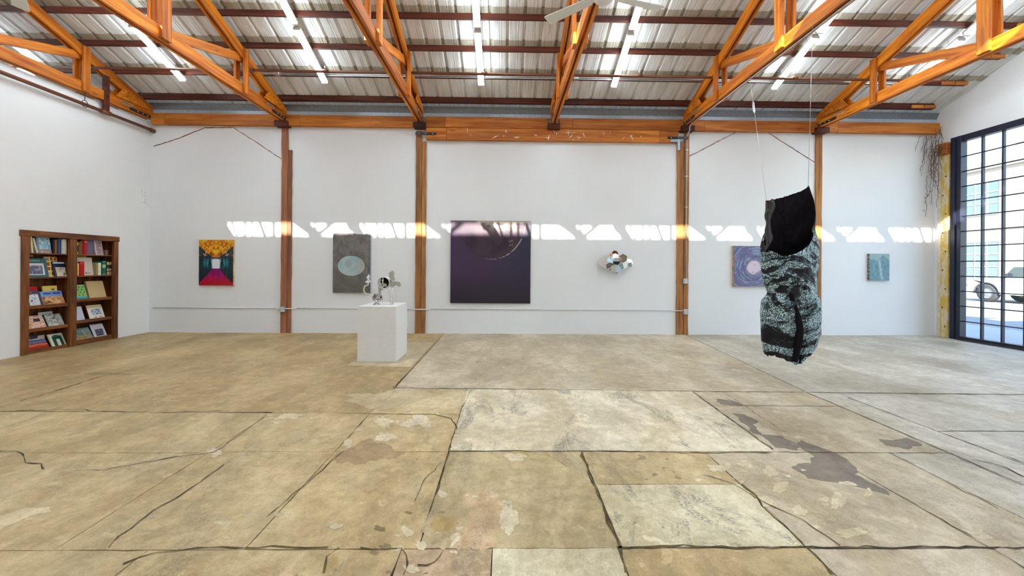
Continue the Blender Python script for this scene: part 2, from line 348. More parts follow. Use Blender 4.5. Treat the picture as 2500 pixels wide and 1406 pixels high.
for b in [(910, 1015, 962, 1047), (976, 1012, 1068, 1046), (913, 1054, 970, 1080), (838, 1068, 862, 1096), (1215, 1225, 1268, 1312), (976, 1284, 1012, 1312), (1010, 1320, 1042, 1346), (984, 1376, 1022, 1404), (1098, 1298, 1124, 1334), (506, 1094, 545, 1118), (1225, 1104, 1292, 1128), (800, 1278, 838, 1292), (668, 1008, 740, 1024), (1066, 1196, 1096, 1218)]:
    patch(blob(*b), WH, .15, .002, .08, 1)
patch([(0, 1260), (60, 1242), (118, 1238), (126, 1250), (70, 1262), (0, 1294)], (220, 206, 174), .3)
for b in [(455, 800, 545, 870), (500, 885, 605, 955), (390, 960, 520, 1040), (820, 945, 925, 1045), (1005, 925, 1060, 985), (610, 1010, 700, 1080), (860, 1135, 1025, 1200), (130, 790, 270, 840), (320, 785, 400, 820), (865, 885, 975, 915), (320, 880, 360, 900), (760, 980, 820, 1005), (580, 852, 612, 870)]:
    q = c3([(b[0], b[1]), (b[2], b[3])]); patch(blob(*q[0], *q[1]), WH, .1, .002, .08, 1)
DK = (132, 122, 112)
patch(c3([(430, 630), (560, 640), (640, 680), (660, 660), (740, 690), (870, 740), (970, 820), (960, 850), (1120, 930), (1150, 965), (960, 915), (700, 870), (610, 810), (650, 790), (720, 790), (740, 750), (660, 700), (640, 720), (520, 700)]), DK, .2, .0005, .12, 3)
patch(c3([(290, 515), (350, 520), (430, 560), (400, 575), (450, 630), (400, 625), (330, 560)]), DK, .2, .0005); patch(c3([(200, 435), (270, 440), (350, 475), (230, 465)]), DK, .2, .0005)
patch(c3([(1090, 655), (1250, 650), (1330, 690), (1260, 715), (1130, 690)]), DK, .4, .0005)
patch([(1130, 1210), (1200, 1196), (1222, 1215), (1215, 1290), (1210, 1336), (1115, 1336), (1135, 1290)], (204, 178, 144), .6, .0004)
for b in [(1040, 1248, 1118, 1308), (1245, 1098, 1292, 1122), (800, 1345, 828, 1400)]: patch(blob(*b), (190, 166, 116), .9, .001, .08, 1)
patch([(850, 960), (960, 950), (1150, 952), (1140, 985), (1080, 1000), (940, 1000), (880, 990)], (208, 192, 158), .6, .0004, .3, 4)
patch([(1060, 1240), (1130, 1215), (1140, 1260), (1120, 1310), (1085, 1345), (1050, 1320), (1020, 1290)], (194, 176, 142), .8, .0002)
for n_, (x0, y0, x1, y1), c in ((16, (1690, 1125, 1840, 1200), WH), (16, (860, 945, 1090, 1060), WH), (14, (960, 1200, 1260, 1395), WH), (10, (560, 1002, 760, 1032), WH), (12, (1840, 1130, 2120, 1300), WH), (10, (520, 1200, 900, 1330), (206, 192, 160)), (10, (60, 1180, 480, 1330), (204, 190, 156)), (8, (1560, 1108, 1720, 1170), (172, 158, 130)), (8, (900, 1250, 1120, 1400), (164, 148, 112))):
    for q in range(n_):
        cx, cy = random.uniform(x0, x1), random.uniform(y0, y1); k = (cy-640)/560; w_ = random.uniform(8, 30)*k; h_ = w_*random.uniform(.3, .6); patch(blob(cx-w_/2, cy-h_/2, cx+w_/2, cy+h_/2), (lambda f: tuple(int(v*f) for v in c))(random.uniform(.88, 1)), .4, .0008, .08, 1)
def crack(px, wd, c=(.05, .036, .02), jit=.5):
    """a thin jagged fissure filled with grime"""
    P = [hit(x, y, 2, 0).xy for x, y in px]; R = []
    for i in range(len(P)-1):
        a, b = P[i], P[i+1]; m = max(2, int((b-a).length/.06))
        for k in range(m): R.append(a.lerp(b, k/m))
    R.append(P[-1]); vs_ = []; fs = []
    for i, p in enumerate(R):
        t = (R[min(i+1, len(R)-1)]-R[max(i-1, 0)]).normalized(); n = V((-t.y, t.x)); p = p+n*random.gauss(0, .012)*jit; w_ = wd*random.uniform(.1, .75)
        vs_ += [(p.x+n.x*w_/2, p.y+n.y*w_/2, .0042), (p.x-n.x*w_/2, p.y-n.y*w_/2, .0042)]
        if i: fs.append((2*i-2, 2*i-1, 2*i+1, 2*i))
    o = mesh('crack', vs_, fs, M['crack'], floor); o.color = (*c, 1); return o
MOSS = (.16, .11, .03)
for px, wd, c in [([(40, 1003), (180, 1001), (300, 1006), (420, 1008), (560, 1002)], .02, (.05, .036, .02)), ([(650, 1012), (600, 1050), (545, 1090), (520, 1105)], .02, (.3, .26, .2)), ([(520, 1105), (430, 1115), (330, 1133), (250, 1147), (180, 1150)], .018, (.42, .38, .3)),
    ([(0, 1101), (40, 1103), (60, 1115), (62, 1130), (100, 1133), (104, 1146)], .022, (.06, .05, .03)), ([(470, 868), (560, 869), (640, 868), (720, 866)], .018, (.08, .055, .03)), ([(180, 912), (330, 914)], .02, (.09, .06, .04)),
    ([(50, 980), (150, 950), (240, 921), (360, 895)], .03, (.15, .11, .07)), ([(545, 1135), (470, 1190), (380, 1245), (290, 1310), (268, 1338)], .018, (.1, .08, .05)), ([(300, 1378), (380, 1350), (480, 1337), (600, 1338)], .02, (.14, .1, .05)),
    ([(600, 1338), (690, 1336), (800, 1338)], .02, MOSS), ([(826, 1338), (800, 1360), (790, 1400)], .022, MOSS), ([(880, 1338), (980, 1338), (1000, 1375), (984, 1405)], .02, MOSS), ([(1085, 1345), (1060, 1375), (1020, 1385)], .015, (.08, .07, .04)),
    ([(1097, 1102), (1105, 1070), (1115, 1045), (1104, 1022), (1060, 1012), (980, 1012), (900, 1010)], .022, MOSS), ([(1097, 1102), (1080, 1155), (1057, 1228)], .014, MOSS), ([(1075, 1130), (1040, 1170), (1010, 1225)], .01, (.1, .08, .05)),
    ([(1097, 1102), (1300, 1101), (1500, 1102), (1700, 1106), (1880, 1104)], .022, MOSS), ([(1420, 1105), (1450, 1180), (1480, 1260), (1512, 1338), (1532, 1400)], .03, MOSS), ([(1810, 1183), (1880, 1252), (1965, 1332), (2034, 1403)], .028, MOSS),
    ([(1505, 1337), (1700, 1336), (1830, 1338), (1960, 1335)], .03, MOSS), ([(1720, 1160), (1790, 1182), (1860, 1225), (1960, 1270), (2050, 1334)], .014, MOSS), ([(1762, 956), (1830, 1000), (1918, 1056)], .01, (.1, .08, .06)),
    ([(960, 947), (1230, 950), (1500, 953), (1700, 956), (1960, 958), (2250, 962), (2500, 965)], .022, (.05, .04, .03)), ([(960, 947), (1003, 903)], .02, (.06, .045, .03)), ([(1670, 815), (1965, 957)], .014, (.08, .065, .05)), ([(1967, 958), (2239, 1074), (2497, 1185)], .016, (.08, .065, .05)), ([(2070, 971), (2297, 1056), (2500, 1132)], .02, (.07, .055, .04)), ([(1887, 1104), (2328, 1107)], .014, (.08, .06, .04)), ([(1960, 1337), (2200, 1336), (2500, 1337)], .02, (.06, .045, .03)), ([(2159, 1190), (2417, 1336), (2500, 1390)], .014, (.08, .06, .04)), ([(1691, 956), (1790, 1028), (1887, 1098)], .016, (.1, .08, .05)), ([(1731, 989), (2132, 993)], .012, (.1, .08, .06)), ([(2319, 1051), (2500, 1052)], .012, (.08, .07, .06)),
    ([(2380, 1125), (2450, 1138), (2500, 1165)], .025, (.06, .045, .03)), ([(2176, 1107), (2283, 1163), (2439, 1243)], .012, (.1, .08, .06)), ([(1330, 1105), (1385, 1140)], .006, (.1, .08, .05)), ([(1150, 952), (1120, 1015)], .012, (.2, .17, .12)), ([(1200, 850), (1150, 900)], .008, (.2, .17, .14)), ([(885, 1030), (850, 1070)], .01, (.15, .12, .08)), ([(840, 1100), (760, 1170), (650, 1265)], .014, (.09, .07, .04))]: crack(px, wd, c)

# ------------------------------------------------------------------ roof: sheets, purlins, skylight
ceil = thing('ceiling', 'ribbed metal roof sheeting above the timber trusses', 'ceiling', (0, YW, 5.1), kind='structure')
PER = .305; SW = PER*3
def sheet_mesh(name, L, lap):
    """local: x across, y up the slope; lap = extra length at the upper end, darker brown"""
    pr = []
    for k in range(3):
        b = k*PER
        pr += [(b, 0), (b+.075, 0), (b+.083, .006), (b+.091, 0), (b+.12, 0), (b+.128, .006), (b+.136, 0), (b+.195, 0), (b+.215, .032), (b+.25, .032), (b+.27, 0)]
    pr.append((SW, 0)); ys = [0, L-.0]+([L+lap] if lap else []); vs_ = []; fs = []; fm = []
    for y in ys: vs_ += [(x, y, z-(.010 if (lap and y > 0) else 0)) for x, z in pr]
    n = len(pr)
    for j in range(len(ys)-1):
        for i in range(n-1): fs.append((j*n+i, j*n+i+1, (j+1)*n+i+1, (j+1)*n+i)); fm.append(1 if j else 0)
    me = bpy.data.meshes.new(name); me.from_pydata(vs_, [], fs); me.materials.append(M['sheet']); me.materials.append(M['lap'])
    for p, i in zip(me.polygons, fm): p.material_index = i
    return me
TH = math.atan(SL); CT = math.cos(TH)
def course(d0, d1, lap, drop=0.0, far=False):
    me = sheet_mesh('roof_sheet', (d1-d0)/CT, lap); nX = int(math.ceil((XR-XFAR)/SW))
    for i in range(nX):
        o = bpy.data.objects.new('roof_sheet', me); COL.objects.link(o); o.parent = ceil
        if not far: o.location = V((XFAR+i*SW, 9.3-d0, zs(d0)-drop))-org(ceil); o.rotation_euler = (TH, 0, 0); o.scale = (1, -1, 1); o.rotation_euler = (-TH, 0, 0)
        else: o.location = V((XFAR+i*SW, 9.3-d0, zs(d0)-drop))-org(ceil); o.rotation_euler = (TH, 0, 0); o.scale = (1, -1, 1)
PD = [.27, .91, 1.52, 2.13, 2.74]                                # purlin distances from the wall
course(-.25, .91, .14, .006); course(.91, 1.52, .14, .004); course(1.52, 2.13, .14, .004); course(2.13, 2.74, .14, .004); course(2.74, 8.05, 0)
course(8.33, 16.2, 0, far=True)
mesh('ridge_cap', [(XFAR, 9.3-7.9, zs(7.9)+.03), (XR+.2, 9.3-7.9, zs(7.9)+.03), (XR+.2, 1.3, zs(8)+.03), (XFAR, 1.3, zs(8)+.03), (XR+.2, 9.3-8.10, zs(8.10)), (XFAR, 9.3-8.10, zs(8.10))], [(0, 1, 2, 3), (3, 2, 4, 5)], M['sheet'], ceil)
# strip skylight just past the ridge
sk = thing('window_2', 'strip of clear skylight beside the roof ridge', 'skylight', (0, .9, zs(8.3)), kind='structure')
for i in range(7):
    x0 = XFAR+i*3.0; x1 = min(x0+2.97, XR); mesh('pane', [(x0, 9.3-8.05, zs(8.05)+.02), (x1, 9.3-8.05, zs(8.05)+.02), (x1, 9.3-8.36, zs(8.36)+.02), (x0, 9.3-8.36, zs(8.36)+.02)], [(0, 1, 2, 3)], M['skyglass'], sk)
ordn = ['lowest', 'second', 'third', 'fourth', 'fifth']
for k, d in enumerate(PD):
    z0 = zt(d)+.004; h = .10 if k else .12; t = thing('roof_purlin', f'{ordn[k]} dark stained roof purlin counting up from the back wall beam', 'purlin', (0, 9.3-d, z0), 'dark purlins under the roof sheets')
    y = 9.3-d; xs = [XFAR]+[x for x in TX]+[9.55-.18*max(0, k-1)*0]; 
    for a, b in zip(xs[:-1], xs[1:]): plank('plank', (a+.002, y, z0+h/2), (b-.002, y, z0+h/2+random.uniform(-.004, .004)), .05 if k else .09, h, M['purlin'], t)
    for q in range(2): plank('end_block', (9.0+.28*q+k*.02, y-.045 if k else y-.07, z0+.03), (9.26+.28*q+k*.02, y-.045 if k else y-.07, z0+.035), .038, .07, M['beam'], t)
# grey flashing between roof eave and the wall beam
fl = thing('trim_1', 'grey sheet metal flashing above the long wall beam', 'flashing', (0, 9.3, 4.9), kind='structure')
for i, (a, b) in enumerate(zip([XFAR]+TX[0:], TX+[XR])):
    mesh('flashing_panel', [(a, 9.27, 4.96), (b-.004, 9.27, 4.96), (b-.004, 9.20, 5.10), (a, 9.20, 5.10)], [(0, 1, 2, 3)], M['flash'], fl)
    box('flashing_lip', a, b-.004, 9.245, 9.30, 4.872, 4.962, M['flash2'], fl)

# ------------------------------------------------------------------ trusses
def truss(i, X0, label):
    t = thing('roof_truss', label, 'truss', (X0, 9.15, 4.72), 'timber roof trusses'); W_ = .045; m = M['truss']; P = lambda d, z, dx=0: (X0+dx, 9.3-d, z)
    for s in (-1, 1):
        plank('bottom_chord', P(.10, 4.815, s*.04), P(15.9, 4.815, s*.04), W_, .19, m, t)
        hh = .19/2/CT
        plank('top_chord', P(.02, zt(.02)-hh, s*.04), P(7.98, zt(7.98)-hh-.14, s*.04), W_, .19, m, t)
        plank('top_chord', P(8.6, zt(8.6)-hh, s*.04), P(15.98, zt(15.98)-hh, s*.04), W_, .19, m, t)
        plank('strut', P(1.53, 4.73, s*.086), P(1.53, zt(1.53)-.03, s*.086), .125, W_, m, t, side=(1, 0, 0))
        plank('strut', P(3.35, 4.735, s*.086), P(3.35, zt(3.35)-.03, s*.086), .17, W_, m, t, side=(1, 0, 0))
        if i == 0 and s == -1: pass
        prism('heel_gusset', [P(.22, 4.90, s*.086-.012), P(.95, 4.90, s*.086-.012), P(.78, zt(.78)-.2, s*.086-.012), P(.30, zt(.3)-.1, s*.086-.012)], (.024, 0, 0), m, t)
    plank('diagonal', P(1.50, zt(1.5)-.17), P(3.42, 4.83), .034, .15, m, t)
    plank('diagonal', P(4.4, zt(4.4)-.12), P(7.75, 4.90), .034, .12, m, t)
    plank('diagonal', P(3.42, 5.50), P(4.5, 4.83), .03, .05, m, t)
    for d in (4.51, 4.86): plank('tie', P(d, 4.8), P(d, zt(d)-.1), .045, .034, m, t, side=(1, 0, 0))
    plank('strut', P(5.9, 4.8), P(5.9, zt(5.9)-.1), .12, .034, m, t, side=(1, 0, 0))
    plank('king_post', P(7.92, 4.8), P(7.92, 8.19), .10, .034, m, t, side=(1, 0, 0))
    plank('ridge_brace', P(7.92, 7.80, .02), P(7.92, 8.20, .50), .05, .10, m, t, side=(0, 1, 0))
    # heel strap and link
    for s in (-1, 1):
        box('heel_strap', X0+s*.066-.004, X0+s*.066+.004, 9.3-.62, 9.3-.12, 4.74, 4.80, M['iron'], t)
        lk = [(9.3-.62+.05*math.cos(a)*(1 if abs(math.cos(a)) > .1 else 1)-.16*(1 if k < 5 else 0), 4.835+.022*math.sin(a)) for k, a in enumerate([math.pi/2+math.pi*q/4 for q in range(5)]+[-math.pi/2+math.pi*q/4 for q in range(5)])]
        tube('strap_link', [(X0+s*.072, y, z) for y, z in lk], .009, M['emt'], t, seg=6, closed=True)
        for q in range(3): lathe('bolt_head', [(0.0, .012), (.012, .012), (.012, 0)], (X0+s*.07, 9.3-.2-.12*q, 4.77), (s, 0, 0), M['emt'], t, seg=8)
    return t
tl = ['timber roof truss standing on top of the left partition wall', 'timber roof truss above the post right of the corridor picture', 'timber roof truss above the post beside the white pedestal', 'timber roof truss over the dark square painting, above the ceiling fan', 'timber roof truss carrying the hanging black sculpture wires', 'rightmost timber roof truss, nearest the steel window']
for i, x in enumerate(TX): truss(i, x, tl[i])

# ------------------------------------------------------------------ wall timber
def wx(px, py=312): return hit(px, py, 1, YW).x
spans = [(378, 690), (704, 1018), (1040, 1338), (1364, 1664), (1684, 1986), (2006, 2296)]
bl = ['leftmost timber wall beam, from the left corner to the first truss', 'timber wall beam above the grey oval painting', 'timber wall beam above the left half of the header', 'timber wall beam above the right half of the header', 'timber wall beam above the swirl painting', 'rightmost timber wall beam, ending at the yellow column']
for k, (a, b) in enumerate(spans):
    t = thing('wall_beam', bl[k], 'beam', (wx(a), 9.24, 4.63), 'beams along the top of the back wall')
    cut = wx(a)+(.30 if k != 2 else .45); plank('plank', (wx(a), 9.245, 4.75), (cut-.002, 9.245, 4.75), .11, .24, M['beam'], t, side=(0, 0, 1)); plank('plank', (cut+.002, 9.25, 4.75), (wx(b), 9.25, 4.75), .11, .24, M['beam'], t, side=(0, 0, 1))
for k, x in enumerate(TX[1:]):
    tag(box('bearing_block', x-.14, x+.14, 9.10, 9.298, 4.60, 4.715, M['purlin'], base=(x, 9.2, 4.6), bev=.004), ['dark bearing block under the truss right of the corridor picture', 'dark bearing block under the truss beside the pedestal', 'dark bearing block under the truss over the dark painting', 'dark bearing block under the truss with the vertical conduit', 'dark bearing block under the rightmost truss'][k], 'block', 'bearing blocks under the trusses')
t = thing('header_beam', 'timber header with white paint marks above the dark square painting', 'beam', (wx(1340), 9.25, 4.36))
for a, b in ((1042, 1092), (1092, 1606), (1606, 1652)): plank('plank', (wx(a)+.002, 9.25, 4.49), (wx(b)-.002, 9.25, 4.49), .10, .265, M['beam'], t)
for q in range(26):                                              # chips of white paint
    x = wx(random.uniform(1140, 1590)); z = random.uniform(4.39, 4.59); a = random.uniform(-.6, 2.2); l = random.uniform(.02, .09); d = V((math.cos(a), 0, math.sin(a)))*l; n = V((-d.z, 0, d.x)).normalized()*random.uniform(.004, .014); p = V((x, 9.198, z))
    prism('paint_mark', [p-d, p+n, p+d, p-n], (0, .004, 0), M['white'], t)
def post(label, segs, name='wall_post'):
    x = wx(segs[0][0], 600); t = thing(name, label, 'post', (x, 9.27, 0), 'timber posts along the back wall')
    for (a, b, ya, mt) in segs:
        z1 = hit((a+b)/2, ya, 1, YW-.04).z; x0, x1 = wx(a, 600), wx(b, 600)
        n = 22; bm = bmesh.new(); L = []; R = []                 # ragged plaster edge: slightly wavy sides
        for k in range(n+1):
            z = z1*k/n; L.append((x0+random.gauss(0, .0032), z)); R.append((x1+random.gauss(0, .0032), z))
        poly = [(p, q) for p, q in L]+[(p, q) for p, q in R[::-1]]
        f0 = [bm.verts.new((p, 9.262, q)) for p, q in poly]; f1 = [bm.verts.new((p, 9.30, q)) for p, q in poly]; N = len(poly)
        for k in range(n):
            a_, b_, c_, d_ = k, k+1, N-2-k, N-1-k; bm.faces.new((f0[a_], f0[b_], f0[c_], f0[d_]))
        for k in range(N): bm.faces.new((f0[k], f1[k], f1[(k+1) % N], f0[(k+1) % N]))
        o = bmobj('stud', bm, mt, t)
    return t
wd2 = wood('post_timber_reddish', srgb(120, 58, 36), srgb(160, 88, 56)); M['postz'] = M['post']
def vert_wood(name, d, l): return wood(name, d, l, .65, .45, (11, 11, .7))
VP1 = vert_wood('post_upright_timber', srgb(140, 92, 46), srgb(184, 130, 76)); VP2 = vert_wood('post_upright_reddish', srgb(128, 80, 54), srgb(166, 108, 76))
post('timber post between the corridor picture and the grey oval painting', [(688, 703, 306, VP2), (704, 712.5, 366, VP2)])
post('timber post between the pedestal and the dark square painting', [(1015, 1029, 320, VP1), (1030.5, 1040, 345, VP1)])
post('timber post with the vertical conduit right of the mirrored sculpture', [(1651, 1667, 347, VP1), (1668.5, 1679.5, 322, VP1)])
post('narrow timber post behind the hanging black sculpture', [(1988, 2003, 322, VP1)])
for nme, a, b, lab in (('iron_strap', (1014, 326), (1065, 326), 'dark iron strap at the left end of the header'), ('iron_strap', (1630, 336), (1681, 333), 'dark iron strap at the right end of the header')):
    p, q = hit(*a, 1, 9.19), hit(*b, 1, 9.19); t = thing(nme, lab, 'strap', (p.x, 9.19, p.z)); box('plate', p.x, q.x, 9.186, 9.2, p.z-.027, p.z+.027, M['iron'], t)
    for k in range(3): lathe('bolt_head', [(0, .01), (.012, .01), (.012, 0)], (p.x+(q.x-p.x)*(k+.5)/3, 9.186, p.z), (0, -1, 0), M['emt'], t, seg=8)
p = hit(1638, 340, 1, 9.19); tag(prism('corner_bracket', [V((p.x, 9.197, p.z)), V((p.x+.21, 9.197, p.z)), V((p.x+.21, 9.197, p.z-.24)), V((p.x+.155, 9.197, p.z-.24)), V((p.x+.155, 9.197, p.z-.055)), V((p.x, 9.197, p.z-.055))], (0, -.006, 0), plain('zinc_blue', (.32, .45, .55), .4, .5), base=tuple(p)), 'pale blue steel corner bracket below the right iron strap', 'bracket')
TRM = 2
for pts, lab in (([(375, 357), (430, 340), (500, 312)], 'thin diagonal brace edge in the wall at the left corner'), ([(500, 311), (570, 311)], 'short dark red strip under the leftmost wall beam'), ([(571, 312), (630, 350), (687, 388)], 'thin diagonal brace edge running down to the first post'), ([(1682, 382), (1740, 352), (1795, 324)], 'thin diagonal brace edge right of the vertical conduit'), ([(1876, 324), (1935, 362), (1989, 396)], 'thin diagonal brace edge running down to the narrow post')):
    P = [hit(x, y, 1, 9.297) for x, y in pts]; R = []
    for a, b in zip(P[:-1], P[1:]):
        for k in range(8): R.append(a.lerp(b, k/8)+V((0, 0, random.gauss(0, .0035))))
    R.append(P[-1]); vs_ = []; fs = []
    for k, q in enumerate(R):
        h = random.uniform(.005, .011); vs_ += [q+V((0, -.004, h)), q+V((0, -.004, -h)), q+V((0, .01, h)), q+V((0, .01, -h))]
        if k: a = 4*k-4; b = 4*k; fs += [(a, a+1, b+1, b), (a+2, a, b, b+2), (a+1, a+3, b+3, b+1)]
    struct(mesh(f'trim_{TRM}', vs_, fs, VP2, base=tuple(P[0])), lab, 'trim'); TRM += 1

# ------------------------------------------------------------------ pipes, conduits, boxes
def bpipe(name, label, pts, r, mat, cat): return tag(tube(name, pts, r, mat, base=tuple(pts[0])), label, cat)
SPY, SPZ = 7.93, 5.255
t = thing('sprinkler_pipe', 'brown sprinkler pipe running across under the roof', 'pipe', (-7.7, SPY, SPZ))
tube('pipe', [(-9.5, SPY, SPZ), (8.5, SPY, SPZ-.02), (8.56, SPY-.03, SPZ)], .027, M['pipe'], t)
for px in (795, 1182, 1562, 1940):
    x = hit(px, 175, 1, SPY).x; tube('fitting', [(x-.05, SPY, SPZ), (x+.05, SPY, SPZ)], .038, M['pipe'], t); tube('sprinkler_head', [(x, SPY, SPZ+.02), (x, SPY, SPZ+.07), (x, SPY, SPZ+.075), (x, SPY, SPZ+.095)], [.014, .012, .03, .02], M['emt'], t)
for x in TX[1:]: tube('pipe_hanger', [(x+.13, SPY+.03*math.sin(a), SPZ+.032*math.cos(a)) for a in [q*math.pi/4 for q in range(8)]], .006, M['iron'], t, seg=6, closed=True)
CY, CZ = 8.345, 5.395
t = thing('ceiling_conduit', 'thin grey electrical conduit along the second purlin with junction boxes', 'conduit', (0, CY, CZ))
for dz in (0, -.03): tube('conduit', [(hit(600, 185, 1, CY).x, CY, CZ+dz), (hit(2190, 200, 1, CY).x, CY, CZ+dz-.005)], .011, M['emt'], t)
for px in (676, 1407): x = hit(px, 183, 1, CY-.04).x; box('junction_box', x-.055, x+.055, CY-.075, CY+.0, CZ-.065, CZ+.045, M['emt'], t, bev=.006)
t = thing('wall_conduit', 'white painted conduit running low along the back wall', 'conduit', (-7.9, 9.28, .62))
cz = hit(1300, 755, 1, 9.28).z; XS_ = [wx(p, 755) for p in (375, 660, 684)]
def cpts(a, b, bend=True): return [(wx(a, 755), 9.283, cz), (wx(b, 755), 9.283, cz)]
for a, b in ((375, 672), (725, 1000), (1052, 1632)): tube('conduit', cpts(a, b), .011, M['white'], t)
for a, b in ((672, 725), (1000, 1052), (1632, 1668)): tube('conduit', [(wx(a, 755), 9.283, cz), (wx(a, 755)+.10, 9.248, cz-.012), (wx(b, 755)-.10 if b < 1660 else wx(b, 755), 9.248, cz-.012), (wx(b, 755), 9.283 if b < 1660 else 9.248, cz)], .0115, M['white'], t)
def outlet(px, py, label):
    p = hit(px, py, 1, 9.24); t = thing('outlet_box', label, 'outlet', (p.x, 9.262, p.z-.06), 'metal outlet boxes on the posts'); box('body', p.x-.057, p.x+.057, 9.20, 9.262, p.z-.06, p.z+.06, M['emt'], t, bev=.006)
    for dz in (-.026, .026):
        s = box('socket', p.x-.022, p.x+.022, 9.194, 9.2, p.z+dz-.017, p.z+dz+.017, M['white'], t, bev=.002)
        for dx in (-.008, .008): box('slot', p.x+dx-.002, p.x+dx+.002, 9.1925, 9.1945, p.z+dz-.008, p.z+dz+.008, M['iron'], s)
outlet(691, 755, 'small metal outlet box low on the post right of the corridor picture'); outlet(1672.5, 686, 'upper metal outlet box at the end of the vertical conduit'); outlet(1673, 761, 'lower metal outlet box on the post with the vertical conduit')
xv = wx(1672.5, 500); t = thing('post_conduit', 'grey vertical conduit climbing the post and following the truss chord', 'conduit', (xv, 9.235, 2.3))
tube('conduit', [(xv, 9.235, hit(1672, 682, 1, 9.235).z), (xv, 9.235, 4.45), (xv, 9.22, 4.52), (xv, 9.15, 4.57), (xv, 9.085, 4.60), (4.08, 9.06, 4.66), (4.08, 8.98, 4.703), (4.08, 8.9, 4.706), (4.08, 3.0, 4.706)], .0135, M['emt'], t, seg=10)
for z in (2.9, 3.6, 4.2): box('conduit_clip', xv-.03, xv+.03, 9.218, 9.262, z-.012, z+.012, M['emt'], t)
# left wall gas pipe with hook
pz = hit(120, 222, 0, -7.88).z; a = hit(0, 172, 0, -7.88); b = hit(384, 322, 1, 9.22)
t = thing('brown_wall_pipe', 'brown pipe along the top of the left wall with tee and riser', 'pipe', (-7.88, 9.0, 4.45))
zp = (hit(100, 213, 0, -7.88).z+hit(250, 272, 0, -7.88).z)/2
tube('pipe', [(-7.88, 3.0, zp), (-7.88, 9.24, zp)], .032, M['pipe'], t, seg=12); tube('end_cap', [(-7.88, 9.2, zp), (-7.88, 9.29, zp)], .045, M['pipe'], t, seg=12)
ty = hit(258, 270, 0, -7.88).y; tube('tee', [(-7.88, ty-.09, zp), (-7.88, ty+.09, zp)], .045, M['pipe'], t, seg=12); box('riser', -7.91, -7.845, ty-.05, ty+.05, zp+.03, zp+.72, M['purlin'], t, bev=.006)
hy = hit(207, 245, 0, -7.88).y; tube('hook', [(-7.88+.001, hy+.055*math.sin(q), zp+.01+.065*math.cos(q)) for q in [math.pi*2*k/14 for k in range(14)]], .006, M['iron'], t, seg=6, closed=True); tube('hook_rod', [(-7.88, hy, zp+.07), (-7.88, hy, 4.72)], .006, M['iron'], t, seg=6)
for z in (470, 488):
    p = hit(374, z, 1, 9.29)
t = thing('light_switch', 'pair of small white switch plates in the left corner', 'switch', (XL, 9.16, hit(374, 484, 1, 9.29).z))
for z in (473, 490): p = hit(374, z, 1, 9.29); box('plate', XL, XL+.02, 9.10, 9.2, p.z-.06, p.z+.06, M['white'], t, bev=.004); box('toggle', XL+.02, XL+.03, 9.14, 9.16, p.z-.02, p.z+.02, M['batten'], t)

# ------------------------------------------------------------------ fluorescent lights
def zl(d): return 4.88+SL*min(d, 16-d)
LX = [hit(450, 207, 1, 8.42).x, -3.70, hit(1175, 212, 1, 8.42).x, hit(1497, 216, 1, 8.42).x, hit(1887, 219, 1, 8.42).x, hit(2195, 229, 1, 8.42).x]
LX[1] = hit(795, 208, 1, 8.42).x
lname = ['beside the left partition', 'above the corridor picture bay', 'left of the central truss', 'right of the central truss', 'above the hanging sculpture', 'beside the rightmost truss']
lord = ['nearest the back wall', 'second from the back wall', 'third from the back wall', 'fourth from the back wall', 'fifth from the back wall']
def fixture(x, d0, d1, label, far=False):
    a, b = V((x, 9.3-d0, zl(d0))), V((x, 9.3-d1, zl(d1))); ax = (b-a).normalized(); nrm = V((1, 0, 0)).cross(ax).normalized()
    if nrm.z < 0: nrm = -nrm
    t = thing('fluorescent_light', label, 'light', tuple(a), 'fluorescent battens under the roof'); g_ = .02
    plank('batten', a+ax*g_+nrm*.045, b-ax*g_+nrm*.045, .105, .04, M['batten'], t, side=tuple(nrm))
    for s in (-1, 1):
        o = V((s*.043, 0, 0)); tube('lamp_tube', [a+ax*.05+o, b-ax*.05+o], .0150, M['tube'], t, seg=8)
    for e, q in ((a, ax), (b, -ax)): plank('lamp_holder', e+q*.022+nrm*.0, e+q*.05+nrm*.0, .125, .055, M['batten'], t, side=tuple(nrm))
    for e, q in ((a, ax), (b, -ax)):
        p = e+q*.25+nrm*.06; zc = 5.0+SL*min(9.3-p.y, 16-(9.3-p.y))+.1; tube('hanger_wire', [p, (p.x, p.y, zc)], .003, M['iron'], t, seg=5)
for k in range(3): fixture(-9.5, .88+1.6*k, 2.08+1.6*k, f'fluorescent light {lord[k]} added in the side room to brighten its roof')  # lights added over the side room to brighten the roof sheets beyond the partition
for i, x in enumerate(LX):
    for k in range(5):
        d0 = .88+1.22*k; fixture(x, d0, d0+1.2, f'fluorescent light {lord[k]}, row {lname[i]}')
    for k in range(3):
        d0 = 9.0+1.9*k; fixture(x, d0, d0+1.2, f'fluorescent light {["first", "second", "third"][k]} past the ridge, row {lname[i]}')

